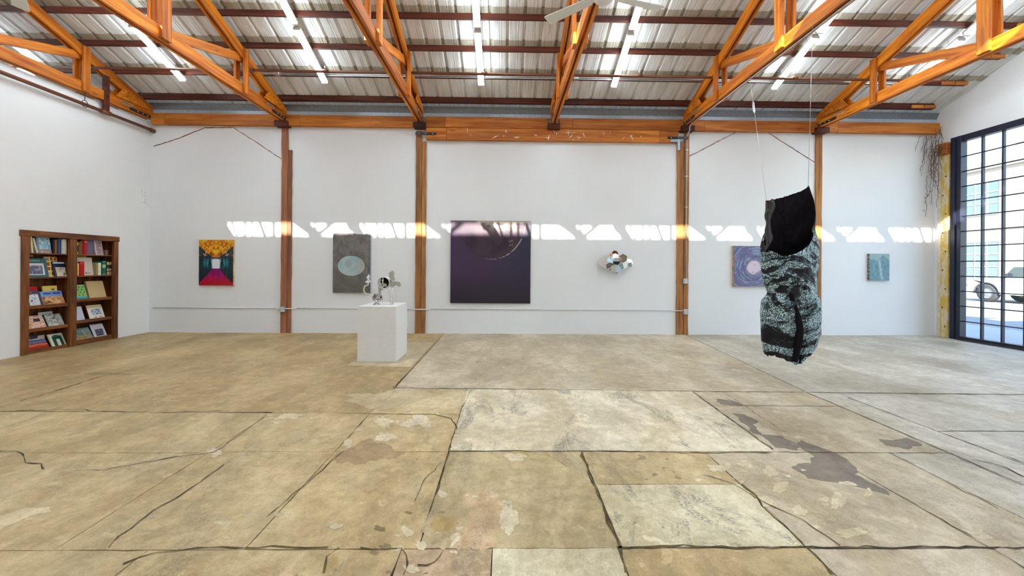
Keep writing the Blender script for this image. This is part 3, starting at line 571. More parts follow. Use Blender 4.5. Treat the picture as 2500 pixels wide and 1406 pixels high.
# ------------------------------------------------------------------ ceiling fans
def fan(hx, hy, angs, label):
    t = thing('ceiling_fan', label, 'fan', (hx, hy, 4.40), 'white ceiling fans under the truss chords'); H = V((hx, hy, 4.40))
    tube('downrod', [H+V((0, 0, .05)), H+V((0, 0, .32))], .014, M['white'], t); lathe('motor', [(0, -.09), (.05, -.085), (.10, -.04), (.11, .03), (.07, .07), (0, .075)], H, (0, 0, 1), M['white'], t, seg=20)
    lathe('canopy', [(.02, .25), (.06, .29), (.065, .322)], H, (0, 0, 1), M['white'], t, seg=16)
    for a in angs:
        a = math.radians(a); d = V((math.cos(a), math.sin(a), 0)); n = V((-d.y, d.x, 0))*.985+V((0, 0, .17)); L0, L1 = .16, .72
        prism('blade', [H+d*L0+n*.05, H+d*L0-n*.05, H+d*(L1-.02)-n*.07, H+d*L1-n*.06, H+d*L1+n*.06, H+d*(L1-.02)+n*.07], (0, 0, .008), M['white'], t)
        prism('blade_arm', [H+d*.08+n*.02, H+d*.08-n*.02, H+d*.24-n*.03, H+d*.24+n*.03], (0, 0, -.008), M['white'], t)
fan(1.02, 4.32, (140, 17, 258), 'white ceiling fan under the truss over the dark painting'); fan(-4.98, 4.22, (136, 16, 256), 'white ceiling fan near the left end of the roof')

# ------------------------------------------------------------------ artworks
def art_rect(px0, py0, px1, py1, y): a = hit(px0, py0, 1, y); b = hit(px1, py1, 1, y); return a.x, b.x, b.z, a.z
def canvas(label, px, thick, facemat, edgemat, name='painting', frame=None):
    x0, x1, z0, z1 = art_rect(*px, YW-thick); t = thing(name, label, 'painting', ((x0+x1)/2, YW, z0))
    box('stretcher', x0, x1, YW-thick+.004, YW-.001, z0, z1, edgemat, t); box('picture', x0+.002, x1-.002, YW-thick-.004, YW-thick+.004, z0+.002, z1-.002, facemat, t)
    if frame:
        f = .012
        for q in ((x0-f, x0, z0-f, z1+f), (x1, x1+f, z0-f, z1+f), (x0, x1, z0-f, z0), (x0, x1, z1, z1+f)): box('frame_strip', q[0], q[1], YW-thick-.002, YW-.002, q[2], q[3], frame, t)
    return t
def uvg(name, rough=.5): g = G(name, rough); x, y, z = g.xyz(g.coord('Generated')); return g, x, z
# corridor picture
g, u, v = uvg('corridor_picture', .35); m_ = (u-.5).abs(); nz = g.noise(g.comb(m_*1.0, v, 0), 11, 6, .65, .6); nb = g.noise(g.comb(m_*2.2, v*.35, 1), 9, 4)
c = g.mix(nb.step(.35, .75), (.004, .012, .03), (.01, .05, .035)); c = g.mix(nz.step(.55, .72)*v.step(.15, .5)*m_.step(.15, .4)*.5, c, (.05, .22, .08))
gl = ((v-.49).abs()).step(.14, .02)*m_.step(.5, .1); c = g.mix(gl*nb.step(.42, .6)*.8, c, (.05, .42, .55)); c = g.mix(gl*((m_-.14).abs().step(.05, .0))*nb.step(.4, .55), c, (.8, .85, .6))
fl_ = ((.375-v)*1.22+.085); fm = (fl_-m_).step(-.006, .006)*(.385-v).step(0, .01); c = g.mix(fm, c, g.mix(v.step(0, .36), (.42, .0, .005), g.mix(nb.step(.4, .6), (.16, .0, .09), (.3, .0, .2))))
cw = .5-(v-.62).max(0)*.2; ce = ((v-.60)-(m_-.08)*.62).step(-.02, .03)*v.step(.6, .62); yel = g.ramp(nz, [(.28, (.12, .015, .0)), (.45, (.55, .12, .0)), (.55, (.72, .42, .005)), (.75, (.8, .55, .03))])
c = g.mix(ce, c, g.mix(v.step(.62, .74), g.mix(nz.step(.4, .6), (.18, .01, .01), (.65, .2, .02)), yel)); pk = nz.step(.52, .6)*(v-.7).abs().step(.09, .03)*m_.step(.22, .32); c = g.mix(pk, c, (.6, .3, .2))
wh = ((.105-m_).step(-.006, .006))*((v-.475).abs().lt(.105)); c = g.mix(wh, c, (.72, .78, .85)); g.col(c)
canvas('bright yellow and magenta corridor picture on the left of the back wall', (486, 585, 569, 697), .045, g.m, M['raw'], frame=None)
# grey oval painting
g, u, v = uvg('grey_oval_painting', .75); nz = g.noise(g.comb(u, v*1.5, 0), 4, 7, .7, .4); n2 = g.noise(g.comb(u, v, 3), 22, 5, .7)
c = g.mix(nz.step(.3, .7), srgb(92, 88, 84), srgb(132, 126, 124)); c = g.mix((1-v.step(0, .5))*.5, c, srgb(84, 80, 68)); c = g.mul(c, g.mix(n2, (.8, .8, .8), (1.12, 1.12, 1.12)))
wv = g.noise(g.comb(u, v, 8), 3, 2)*.06-.03; el = (((u-.49)/.36).pow(2)+((v-.46)/.172).pow(2)).sqrt()+wv; ins = 1-el.step(.97, 1.0)
oc = g.mix(nz.step(.35, .65), srgb(140, 172, 178), srgb(176, 186, 184)); oc = g.mix(((u-.42).pow(2)*4+((v-.5)*1.5).pow(2)*4).step(.08, .0)*.5, oc, srgb(120, 132, 142)); oc = g.mix(u.step(.5, .75)*.6, oc, srgb(160, 154, 146))
oc = g.mix(el.step(.9, .98)*.7*(1-v.step(.36, .5)), oc, srgb(214, 216, 208)); c = g.mix(ins, c, oc); g.col(c).bump(ins*1.0+n2*.3, .4, .01)
t = canvas('grey painting with a pale blue oval behind the pedestal', (813, 571, 904, 715), .06, g.m, plain('canvas_side_blue_grey', srgb(160, 170, 182), .7))
x0, x1, z0, z1 = art_rect(813, 571, 904, 715, YW-.06)
poly = [(x0+.003, z1-.03)]+[(x0+(x1-x0)*k/12, z1+.012*math.sin(k*1.3)+.012+.014*math.sin(k*.5)) for k in range(13)]+[(x1-.003, z1-.03)]
prism('ragged_top_edge', [V((a, YW-.063, b)) for a, b in poly], (0, .02, 0), plain('grey_canvas_edge', srgb(120, 116, 112), .8), t)
# dark square painting
g, u, v = uvg('dark_planet_painting', .28); nz = g.noise(g.comb(u, v, 0), 3.5, 6, .65, .5); n2 = g.noise(g.comb(u, v, 4), 9, 6, .7, .5)
c = g.mix(u, srgb(66, 44, 74), srgb(44, 42, 62)); c = g.mix(1-v.step(0, .5), c, srgb(38, 30, 44)); r_ = (((u-.51)/.43).pow(2)+((v-1.02)/.485).pow(2)).sqrt()
c = g.mix((1-r_.step(.985, 1.0))*.9, c, g.mix(nz.step(.35, .7), srgb(38, 26, 44), srgb(70, 52, 58)))
c = g.mix(v.step(.78, .9)*.55, c, srgb(120, 110, 116)); c = g.mix((v.step(.84, .96))*n2.step(.42, .6)*(u-.62).abs().step(.35, .12), c, srgb(172, 160, 146)); c = g.mix(v.step(.965, .985)*u.step(.3, .36)*.8, c, srgb(176, 166, 152))  # grey top haze painted in to whiten the sun patches; beige tones are pigment
rim = (r_-1).abs().step(.018, .002)*g.noise(g.comb(u, v, 2), 14, 3).step(.35, .55)*u.step(.35, .75); c = g.mix(rim*.9, c, srgb(196, 184, 178))
dd = ((u-.75).pow(2)+(v-.735).pow(2)).sqrt(); c = g.mix(dd.step(.05, .02)*g.voro(g.comb(u, v*1.4, 0), 46).step(.35, .2)*.9, c, srgb(224, 220, 214)); g.col(c)
canvas('large dark purple square painting with a glowing round edge', (1100.5, 538, 1294.5, 741), .05, g.m, plain('dark_canvas_side', srgb(44, 36, 52), .6))
# swirl painting
g, u, v = uvg('swirl_painting', .6); nz = g.noise(g.comb(u, v, 0), 4, 4, .6); dx = u-.5; dy = v-.47; r_ = (dx*dx+dy*dy).sqrt()+(nz-.5)*.12
th_ = g.math('ARCTAN2', dy, dx); wv = g.noise(g.comb(r_*26, th_*1.1, 0), 1.0, 5, .65, .4); w2 = g.noise(g.comb(r_*38, th_*1.6, 7), 1.0, 4, .6, .3)
c = g.ramp(wv, [(.3, srgb(58, 62, 98)), (.42, srgb(96, 116, 150)), (.5, srgb(104, 88, 132)), (.6, srgb(128, 160, 182)), (.72, srgb(178, 156, 186))])
c = g.mix(w2.step(.56, .64)*.7, c, srgb(172, 112, 142)); c = g.mix(g.voro(g.comb(u, v, 0), 17).step(.22, .12)*nz.step(.48, .6)*.8, c, srgb(190, 200, 222)); c = g.mix(w2.step(.4, .33)*.5, c, srgb(70, 130, 150))
cn = r_.step(.20, .13); c = g.mix(cn, c, g.mix(g.voro(g.comb(u, v, 2), 15).step(.15, .25), srgb(150, 110, 128), srgb(216, 200, 212))); g.col(c).bump(wv, .3, .01)
canvas('square purple and blue swirl painting partly behind the hanging sculpture', (1791, 600, 1889, 700), .06, g.m, M['raw'])
# small teal painting
g, u, v = uvg('small_mountain_painting', .6); nz = g.noise(g.comb(u, v, 0), 7, 6, .7); hill = ((u-.68).abs()*-.7+.95).max((u-.12).abs()*-.25+.80)+(nz-.5)*.08
c = g.mix((hill-v).step(-.01, .01), srgb(150, 176, 176), g.mix(nz.step(.35, .65), srgb(92, 132, 146), srgb(122, 158, 168))); st = ((u-(.58-(v-.3)*.22+(nz-.5)*.2)).abs()).step(.09, .03)*(v-.4).abs().step(.45, .3)
c = g.mix(st*.8, c, srgb(176, 196, 190)); c = g.mix(nz.step(.42, .36)*.5, c, srgb(64, 96, 112)); g.col(c)
gs = G('speckled_canvas_side', .7); gs.col(gs.mix(gs.noise(gs.coord('Object'), 40, 3).step(.45, .55), srgb(60, 58, 52), srgb(168, 164, 148)))
canvas('small teal mountain painting near the right end of the back wall', (2123, 619, 2171, 685), .06, g.m, gs.m)

# mirrored hexagon wall sculpture
def mirror(name, c, r=.06): g = G(name, r, 1.0); nz = g.noise(g.coord('Object'), 6, 2); g.col(g.mix(nz, tuple(x*.9 for x in c), c)); return g.m
CH = mirror('chrome_mirror', (.86, .87, .88), .04); CH2 = mirror('smoked_mirror', (.30, .31, .36), .08); BRZ = mirror('bronze_mirror', (.42, .35, .26), .12); TEAL = mirror('teal_mirror', (.45, .66, .64), .15)
wsm = thing('wall_sculpture', 'wall sculpture of mirrored hexagons right of the dark painting', 'sculpture', tuple(hit(1502, 640, 1, YW)))
def hexa(px, py, rpx, dep, tilt, mat, cone=.0, n=6, rot=0.0, ysc=1.0, th=.02):
    y = YW-dep; c = hit(px, py, 1, y); R = rpx*y/1000; nrm = V((tilt[0], -1, tilt[1])).normalized(); a = (V((1, 0, 0))-nrm*nrm.x).normalized(); b = a.cross(nrm)
    ring = [c+(a*math.cos(rot+k*2*math.pi/n)+b*math.sin(rot+k*2*math.pi/n)*ysc)*R for k in range(n)]
    bm = bmesh.new(); v0 = [bm.verts.new(p) for p in ring]; v1 = [bm.verts.new(p-nrm*th) for p in ring]
    if cone:
        ap = bm.verts.new(c-nrm*cone)
        for k in range(n): bm.faces.new((v0[k], v0[(k+1) % n], ap))
    else: bm.faces.new(v0)
    bm.faces.new(v1[::-1])
    for k in range(n): bm.faces.new((v0[k], v1[k], v1[(k+1) % n], v0[(k+1) % n]))
    return bmobj('mirror_facet', bm, mat, wsm)
SAT = mirror('satin_silver', (.84, .84, .83), .35)
hexa(1471, 639, 12, .10, (-.12, .05), SAT, rot=.0); hexa(1484, 640, 19, .17, (-.55, .0), SAT, rot=.52, ysc=1.0); hexa(1502, 618, 8, .14, (.1, .6), CH2, rot=.3); hexa(1494, 625, 8, .2, (-.3, .35), CH, rot=.1); hexa(1503, 626, 8, .22, (.1, .4), BRZ, rot=.5)
hexa(1521, 631, 11.5, .2, (.1, -.25), BRZ, rot=.52); hexa(1492, 634, 10, .22, (-.5, .3), TEAL, rot=.2); hexa(1490, 650, 11, .21, (-.3, -.5), CH2, rot=.2); hexa(1501, 655, 11, .22, (0, -.55), SAT, rot=.4); hexa(1513, 653, 12, .2, (.35, -.4), TEAL, rot=.1); hexa(1509, 658, 9, .23, (.1, -.2), plain('sky_enamel', srgb(196, 216, 236), .3), rot=.3); hexa(1526, 645, 11, .15, (.3, -.1), SAT, rot=.3); hexa(1536, 641, 11, .09, (.35, 0), SAT, rot=.1, ysc=.9); hexa(1538, 646, 7, .12, (.2, -.1), TEAL, n=4, rot=.78); hexa(1507, 664, 5, .14, (.2, -.8), CH2)
c = hit(1505, 638, 1, YW-.28); R = 9.3*9.02/1000
lathe('hex_cup', [(R*.9, .12), (R, -.02), (R*.94, -.02), (R*.86, .03)], c, (0, 1, 0), CH, wsm, seg=6, smooth=False)
prism('cup_upper_face', [c+V((R*.93*math.cos(q), .0, R*.93*math.sin(q))) for q in [math.pi*k/6 for k in range(7)]], (0, .01, 0), SAT, wsm); prism('cup_lower_face', [c+V((R*.93*math.cos(q), .0, R*.93*math.sin(q))) for q in [math.pi+math.pi*k/6 for k in range(7)]], (0, .01, 0), plain('cup_painted_reflection', (.02, .02, .035), .2), wsm)  # dark reflection in the cup painted as a dark lower half
box('wall_mount', c.x-.05, c.x+.05, YW-.18, YW-.001, c.z-.05, c.z+.05, CH2, wsm)
for px, py in ((1507, 627), (1513, 629), (1516, 633), (1488, 627)): q = hit(px, py, 1, YW-.22); lathe('bead', [(.0, -.016), (.012, -.011), (.016, 0), (.012, .011), (0, .016)], q, (0, 0, 1), CH, wsm, seg=10)

# ------------------------------------------------------------------ pedestal and metal sculpture
pzt = hit(920, 748, 1, 6.49).z; PX0, PX1, PY0, PY1 = -2.325, -1.715, 6.49, 7.20
tag(box('pedestal', PX0, PX1, PY0, PY1, .005, pzt, M['white'], base=((PX0+PX1)/2, (PY0+PY1)/2, 0), bev=.004), 'white rectangular pedestal on the pale floor patch', 'pedestal')
YS = 6.80; q_ = lambda px, py, dy=0: hit(px, py, 1, YS+dy)
ALU = mirror('cast_aluminium', (.72, .72, .70), .32); ALUP = plain('pale_metal_leaf', srgb(172, 172, 160), .5, .3)
ms = thing('metal_sculpture', 'silver metal sculpture of bowl, ring, leaves and stem on the white pedestal', 'sculpture', (q_(935, 740).x, YS, pzt))
E0 = lambda cx, cy: (870+cx/10.81, 640+cy/10.81)                # from the close crop
e = lambda cx, cy, dy=0: q_(*E0(cx, cy), dy)
bc = e(555, 960); lathe('bowl', [(.012, .075), (.05, .068), (.078, .04), (.09, .0), (.088, -.03), (.080, -.03), (.075, 0), (.05, .04), (0, .055)], bc, (-.25, .75, -.62), CH, ms, seg=9, smooth=False)
for a, b in ((-.02, .9), (.3, 1.6), (-.5, 2.3)): prism('bowl_shard', [bc+V((-.05*math.cos(b), -.02, .04*math.sin(b))), bc+V((.05, -.05, .03*a)), bc+V((.02*a, -.03, .06)), bc+V((-.01, -.06, -.02))], (0, .006, .004), CH if a > 0 else CH2, ms)
bz = lambda p: V((p.x, p.y, pzt+.006))
for dx, dy in ((-.035, -.03), (.03, -.02), (.0, .05)): tube('foot', [bc+V((dx*.6, dy, -.05)), bc+V((dx, dy, -.085)), V((bc.x+dx*1.5, bc.y+dy*1.3, pzt+.006))], [.018, .014, .010], ALU, ms)
def smooth_pts(P, n=6):
    P = [V(p) for p in P]; R = []
    for i in range(len(P)-1):
        p0, p1, p2, p3 = P[max(i-1, 0)], P[i], P[i+1], P[min(i+2, len(P)-1)]
        for k in range(n):
            t = k/n; R.append(.5*((2*p1)+(p2-p0)*t+(2*p0-5*p1+4*p2-p3)*t*t+(3*p1-p0-3*p2+p3)*t**3))
    R.append(P[-1]); return R
st = smooth_pts([e(440, 880), e(330, 865), e(240, 830), e(200, 760), e(200, 690), e(230, 630), e(300, 600), e(318, 560)]); tube('stem', st, .013, plain('ivory_metal', srgb(206, 200, 184), .5, .2), ms)
for cx, cy in ((300, 545), (325, 520), (285, 515), (340, 480), (300, 480), (320, 440), (290, 410), (340, 395), (310, 380), (325, 350), (260, 525), (355, 510)): lathe('bud', [(0, -.016), (.012, -.01), (.017, 0), (.011, .012), (0, .016)], e(cx, cy, random.uniform(-.02, .02)), (random.uniform(-.4, .4), random.uniform(-.4, .4), 1), M['white'], ms, seg=7)
prism('upright', [e(575, 430), e(640, 430), e(640, 870), e(575, 870)], (0, .03, 0), ALU, ms); prism('bracket', [e(575, 600), e(700, 620), e(690, 740), e(575, 740)], (0, .05, 0), ALU, ms)
rc = e(725, 545); RR = (e(865, 545)-rc).length
lathe('drum', [(RR*1.18, .12), (RR*1.2, -.0), (RR*1.12, -.02), (RR, -.015), (RR*.98, .10), (0, .10)], rc, (0, 1, 0), ALU, ms, seg=28); lathe('drum_interior', [(RR*.985, .0), (RR*.97, .095), (0, .098)], rc, (0, 1, 0), M['iron'], ms, seg=28)
tube('crossbar', [e(703, 415, -.01), e(703, 680, -.01)], .008, ALU, ms); tube('inner_ring', [e(650+45*math.cos(k*math.pi/6), 520+55*math.sin(k*math.pi/6), .02) for k in range(12)], .010, ALU, ms, closed=True); tube('inner_post', [e(655, 560, .02), e(655, 670, .02)], .014, ALU, ms)
lathe('inner_disc', [(0, -.008), (RR*.4, -.008), (RR*.4, .008), (0, .008)], e(750, 615, .03), (0, 1, .1), plain('tan_disc', srgb(196, 184, 166), .6), ms, seg=18)
def leaf(P, dy, mat):
    P2 = ragged([(p.x, p.z) for p in P], .12, 1); prism('leaf', [V((a, YS+dy, b)) for a, b in P2], (0, .008, 0), mat, ms)
leaf([e(880, 400), e(880, 270), e(960, 215), e(1020, 290), e(1000, 370), e(1030, 480), e(960, 490)], -.03, ALUP); leaf([e(900, 520), e(1040, 510), e(1140, 520), e(1185, 610), e(1130, 655), e(1040, 600), e(980, 660), e(910, 660)], .0, ALUP); leaf([e(820, 270), e(880, 290), e(900, 460), e(840, 330)], .03, ALU)
tube('leg', [e(955, 680), bz(e(965, 1040))], .007, ALU, ms); tube('leg', [e(870, 660, -.02), e(910, 900, -.03), bz(e(915, 1140, -.06))], [.006, .008, .012], ALU, ms); tube('leg', [e(930, 660), e(925, 960, -.04), bz(e(925, 1100, -.05))], [.006, .012, .01], ALU, ms)
for cx, cy in ((915, 985), (915, 1050)): lathe('knuckle', [(0, -.02), (.017, -.012), (.02, 0), (.014, .014), (0, .02)], e(cx, cy, -.05), (0, 0, 1), ALU, ms, seg=9)
tube('wire', smooth_pts([e(960, 700), e(1030, 790), e(1055, 900), e(1030, 1020), V((e(1000, 1090).x, YS-.02, pzt+.006)), V((e(940, 1130).x, YS-.06, pzt+.006))]), .0035, ALU, ms, seg=6)

# ------------------------------------------------------------------ hanging sculpture
YH = 5.30; hs = thing('hanging_sculpture', 'hanging black and teal sequined fabric sculpture on thin wires', 'sculpture', tuple(hit(1930, 890, 1, YH)))
rows = [(452, 1905, 1978), (470, 1880, 1982), (490, 1869, 1988), (520, 1868, 1992), (545, 1871, 1991), (560, 1872, 1986), (577, 1861, 1996), (600, 1856, 2001), (640, 1857, 2000), (680, 1860, 1996), (705, 1869, 1995), (716, 1874, 1996), (732, 1858, 2003), (760, 1855, 2007), (800, 1857, 2005), (830, 1858, 2000), (858, 1863, 1992), (872, 1868, 1986), (886, 1880, 1980)]
def rowat(y):
    for a, b in zip(rows[:-1], rows[1:]):
        if a[0] <= y <= b[0]: t = (y-a[0])/(b[0]-a[0]); return a[1]+(b[1]-a[1])*t, a[2]+(b[2]-a[2])*t
    return (rows[0][1:] if y < rows[0][0] else rows[-1][1:])
from mathutils import noise as mn
NA, NV = 120, 110; vs_ = []; fs = []
def lerpt(T, x):
    for (a, b), (c_, d_) in zip(T[:-1], T[1:]):
        if a <= x <= c_: return b+(d_-b)*(x-a)/(c_-a)
    return T[0][1] if x < T[0][0] else T[-1][1]
# ytop / ybot per angle: 0 = right, 90 = back, 180 = left, 270 = front
TOP = [(0, 505), (10, 476), (24, 453), (38, 457), (60, 466), (88, 475), (115, 483), (150, 490), (172, 490), (188, 510), (205, 590), (230, 612), (258, 626), (285, 618), (310, 598), (332, 572), (345, 545), (360, 520)]
BOT = [(0, 842), (60, 850), (120, 858), (180, 858), (205, 868), (230, 866), (262, 880), (285, 891), (305, 886), (330, 866), (345, 850), (360, 842)]
for j in range(NV+1):
    for i in range(NA):
        a = 360*i/NA; yt_, yb_ = lerpt(TOP, a), lerpt(BOT, a); f = j/NV; py = yt_+(yb_-yt_)*f
        if j == 0: py += random.uniform(-1.2, 1.2)
        if j == NV: py += random.uniform(-2.5, 2.5)
        l, r = rowat(py); ar = math.radians(a); hw = (r-l)/2*YH/1000; cx = (l+r)/2
        # the front seam pinches at the waist; folds run round the body
        P = V((math.cos(ar)*2.2, math.sin(ar)*2.2, py*.018)); nz = mn.noise(P)*.05+mn.noise(P*2.7)*.022+mn.noise(P*6.3)*.010
        fold = .008*math.sin(py*.10+3.2*math.sin(ar*2)+a*.03)*(1 if 600 < py < 860 else .25)
        seam = -.05*math.exp(-((a-292-6*math.sin((py-640)*.012))/7)**2)*(1 if py > 700 else 0)
        ry = .23*(.8+.35*math.sin((py-560)/330*math.pi)**2)+nz+fold+seam
        if 690 < py < 735: ry *= .86
        edge = 1+(nz*.5)*abs(math.sin(ar))
        vs_.append(hit(cx+math.cos(ar)*(r-l)/2*edge, py, 1, YH+math.sin(ar)*ry))
for j in range(NV):
    for i in range(NA): fs.append((j*NA+i, j*NA+(i+1) % NA, (j+1)*NA+(i+1) % NA, (j+1)*NA+i))
g = G('sequined_fabric', .32, .0); P = g.coord('World'); px_, py_, pz_ = g.xyz(P); hc = hit(1936, 716, 1, YH-.2); dx = px_-hc.x; dz = (pz_-hc.z)*1.25; rr = (dx*dx+dz*dz).sqrt(); th_ = g.math('ARCTAN2', dz, dx); nw = g.noise(P, 3.5, 4, .6)
wv = g.noise(g.comb(rr*8+nw*2.0, th_*1.0+nw, py_*1.0), 1.0, 5, .66, .6); sq = g.voro(P, 112); sc_ = g.n('ShaderNodeTexVoronoi'); sc_.inputs['Scale'].default_value = 112; g.put(sc_.inputs['Vector'], P); rc_, gc_, bc_ = g.xyz(X(g, sc_.outputs['Color']))
mask = wv.step(.455, .51)*rr.step(.05, .15)*(pz_-2.02+(wv-.5)*.8).step(.10, -.08); seq = mask*sq.step(.75, .55)*rc_.step(.05, .3)
cs = g.mix(gc_.step(.05, .5)*wv.step(.45, .54), srgb(24, 100, 108), srgb(222, 244, 248)); cs = g.mix(bc_.step(.9, .94), cs, srgb(70, 60, 130)); cs = g.mix(bc_.step(.12, .08), cs, srgb(40, 140, 130))
g.col(g.mix(seq, g.mix(wv, (.004, .003, .006), (.018, .014, .02)), cs)); g.put(g.b.inputs['Metallic'], seq*.3); g.rough(.75-seq*.4)
nrm = g.n('ShaderNodeNormalMap'); g.bump(gc_*.6+sq, .6, .012); M['sequin'] = g.m
g = G('black_felt', .95, spec=.1); nz = g.noise(g.coord('Object'), 30, 4); g.col(g.mix(nz, (.006, .004, .006), (.016, .012, .014))); g.bump(nz, .3, .01); M['felt'] = g.m
body = mesh('sequined_skin', vs_, fs, M['sequin'], hs, smooth=True)
inner = mesh('black_lining', [V((hit(1930, 650, 1, YH).x+(v.x-hit(1930, 650, 1, YH).x)*.975, YH+(v.y-YH)*.95, v.z-.002)) for v in vs_], [f[::-1] for f in fs], M['felt'], hs, smooth=True)
rimv = []; rimf = []
for i in range(NA): rimv += [body.data.vertices[i].co+org(hs), inner.data.vertices[i].co+org(hs)]
for i in range(NA): j = (i+1) % NA; rimf.append((2*i, 2*j, 2*j+1, 2*i+1))
mesh('top_rim', rimv, rimf, M['felt'], hs)
# curled flap at the upper left and the black seam ribbon
fv = []; ff = []
for j in range(25):
    for i in range(9):
        py = 489+(612-489)*j/24; s = i/8; xl = 1868+2*math.sin(j*.7); p = hit(xl+s*(19+5*math.sin(j*.45)-7*j/24), py+4*math.sin(s*5+j*.3)+(1-s)*0, 1, YH-.10-.10*math.sin(s*math.pi)-.03*mn.noise(V((s*3, j*.4, 0)))); fv.append(p)
        if i and j: a = j*9+i; ff.append((a-10, a-9, a, a-1))
mesh('curled_flap', fv, ff, plain('charcoal_felt', (.04, .036, .036), .9, var=.5, scale=22), hs, smooth=True)
sp_ = smooth_pts([(1936, 720), (1942, 745), (1950, 775), (1954, 805), (1953, 835), (1948, 865), (1944, 886)] and [V((x, y, 0)) for x, y in [(1934, 716), (1941, 745), (1950, 775), (1955, 805), (1953, 835), (1948, 862), (1944, 884)]], 4)
rv = []; rf = []
for k, s in enumerate(sp_):
    hw = (3+4*math.sin(k/len(sp_)*math.pi)); p0, p1 = hit(s.x-hw, s.y, 1, YH-.265), hit(s.x+hw, s.y, 1, YH-.265); rv += [p0, p1, p0+V((0, .05, 0)), p1+V((0, .05, 0))]
    if k: a = 4*k-4; b = 4*k; rf += [(a, a+1, b+1, b), (a+2, a, b, b+2), (a+1, a+3, b+3, b+1)]
mesh('seam_ribbon', rv, rf, M['felt'], hs, smooth=True)
t1 = hit(1973, 458, 1, YH+.10); t2 = hit(1872, 494, 1, YH+.05); t3 = hit(1915, 480, 1, YH+.2)
hw_ = thing('hanging_wire', 'thin steel wires with a turnbuckle holding the black sculpture', 'wire', (4.0, 5.3, 4.7))
tube('wire', [t1, (4.0, 5.3, 4.735)], .0028, M['emt'], hw_, seg=6); tube('wire', [t2, (4.0, 6.7, 4.735)], .0028, M['emt'], hw_, seg=6)
d_ = (V((4.0, 6.7, 4.735))-t2); a = t2+d_*.64; tube('turnbuckle', [a, a+d_*.02, a+d_*.09, a+d_*.11], [.003, .016, .016, .003], M['emt'], hw_)

# ------------------------------------------------------------------ bookcase and books
XB = -8.27; bk = thing('bookcase', 'dark wooden bookcase set into the left wall', 'bookcase', (XL, (BY0+BY1)/2, 0))
fx = XL+.035
def bb(name, y0, y1, z0, z1, x0, x1, par=None, mat=None): 
    cy = (y1-y0); cz_ = z1-z0; cxx = x1-x0; ext = max((cy, 'y'), (cz_, 'z'), (cxx, 'x'))[1]
    if ext == 'y': return plank(name, ((x0+x1)/2, y0, (z0+z1)/2), ((x0+x1)/2, y1, (z0+z1)/2), cxx, cz_, mat or M['case'], par or bk)
    if ext == 'z': return plank(name, ((x0+x1)/2, (y0+y1)/2, z0), ((x0+x1)/2, (y0+y1)/2, z1), cxx, cy, mat or M['case'], par or bk, side=(0, 1, 0))
    return plank(name, (x0, (y0+y1)/2, (z0+z1)/2), (x1, (y0+y1)/2, (z0+z1)/2), cy, cz_, mat or M['case'], par or bk)
lz = lambda px, py: hit(px, py, 0, XL).z
ly = lambda px, py=700: hit(px, py, 0, XL).y
bb('header', BY0-.02, BY1+.01, 1.975, 2.075, XL-.02, fx+.012); bb('stile', BY0, 6.96, 0, 1.975, XL-.02, fx); bb('stile', 7.60, 7.72, 0, 1.975, XL-.02, fx); bb('stile', 8.44, BY1, 0, 1.975, XL-.02, fx)
bb('side_panel', BY0+.005, BY0+.025, 0, 1.975, XB, XL-.02); bb('side_panel', BY1-.025, BY1-.005, 0, 1.975, XB, XL-.02); bb('side_panel', 7.64, 7.68, 0, 1.975, XB, XL-.02)
for k in range(8): a = BY0+.005+(BY1-BY0-.01)*k/8; bb('back_board', a+.001, a+(BY1-BY0-.01)/8-.001, 0, 2.0, XB-.02, XB)
bb('top_panel', BY0+.005, BY1-.005, 1.98, 2.0, XB, XL-.02)
SH1 = [lz(140, y) for y in (619, 676, 745, 798, 848)]; SH2 = [lz(235, y) for y in (622, 672, 730, 780, 826)]
for zl_, (a, b) in ((SH1, (BY0+.026, 7.64)), (SH2, (7.68, BY1-.026))):
    for k, z in enumerate(zl_):
        bb('shelf', a, b, z-.022, z, XB, XL-.015)
        if k >= 2: bb('shelf_lip', max(a, 6.96) if a < 7 else 7.72, 7.60 if a < 7 else 8.44, z-.03, z+.028, XL-.015, XL+.003)
bb('plinth', 6.96, 7.60, 0, SH1[4]-.02, XL-.015, XL+.015); bb('plinth', 7.72, 8.44, 0, SH2[4]-.02, XL-.015, XL+.015)
PAGE = plain('book_pages', srgb(226, 216, 190), .8, var=.05)
CM = {}
def cover(name, base, spec=()):
    """spec: list of (u0, u1, v0, v1, kind, colours) areas printed on the cover"""
    g = G('cover_'+name, .4); x, y, z = g.xyz(g.coord('Generated')); u, v = y, z; c = base
    first = True
    for s in spec:
        u0, u1, v0, v1, cols, sc_ = s; m_ = u.gt(u0)*u.lt(u1)*v.gt(v0)*v.lt(v1)
        if len(cols) == 1: col = cols[0]
        else: nz = g.noise(g.comb(u*1.0, v*1.0, len(name)*1.7), sc_, 5, .65, .8); k = len(cols); col = g.ramp(nz, [(.34+.32*i/(k-1), cols[i]) for i in range(k)])
        c = g.mix(m_, c, col)
    g.col(c); return g.m
NB = 0
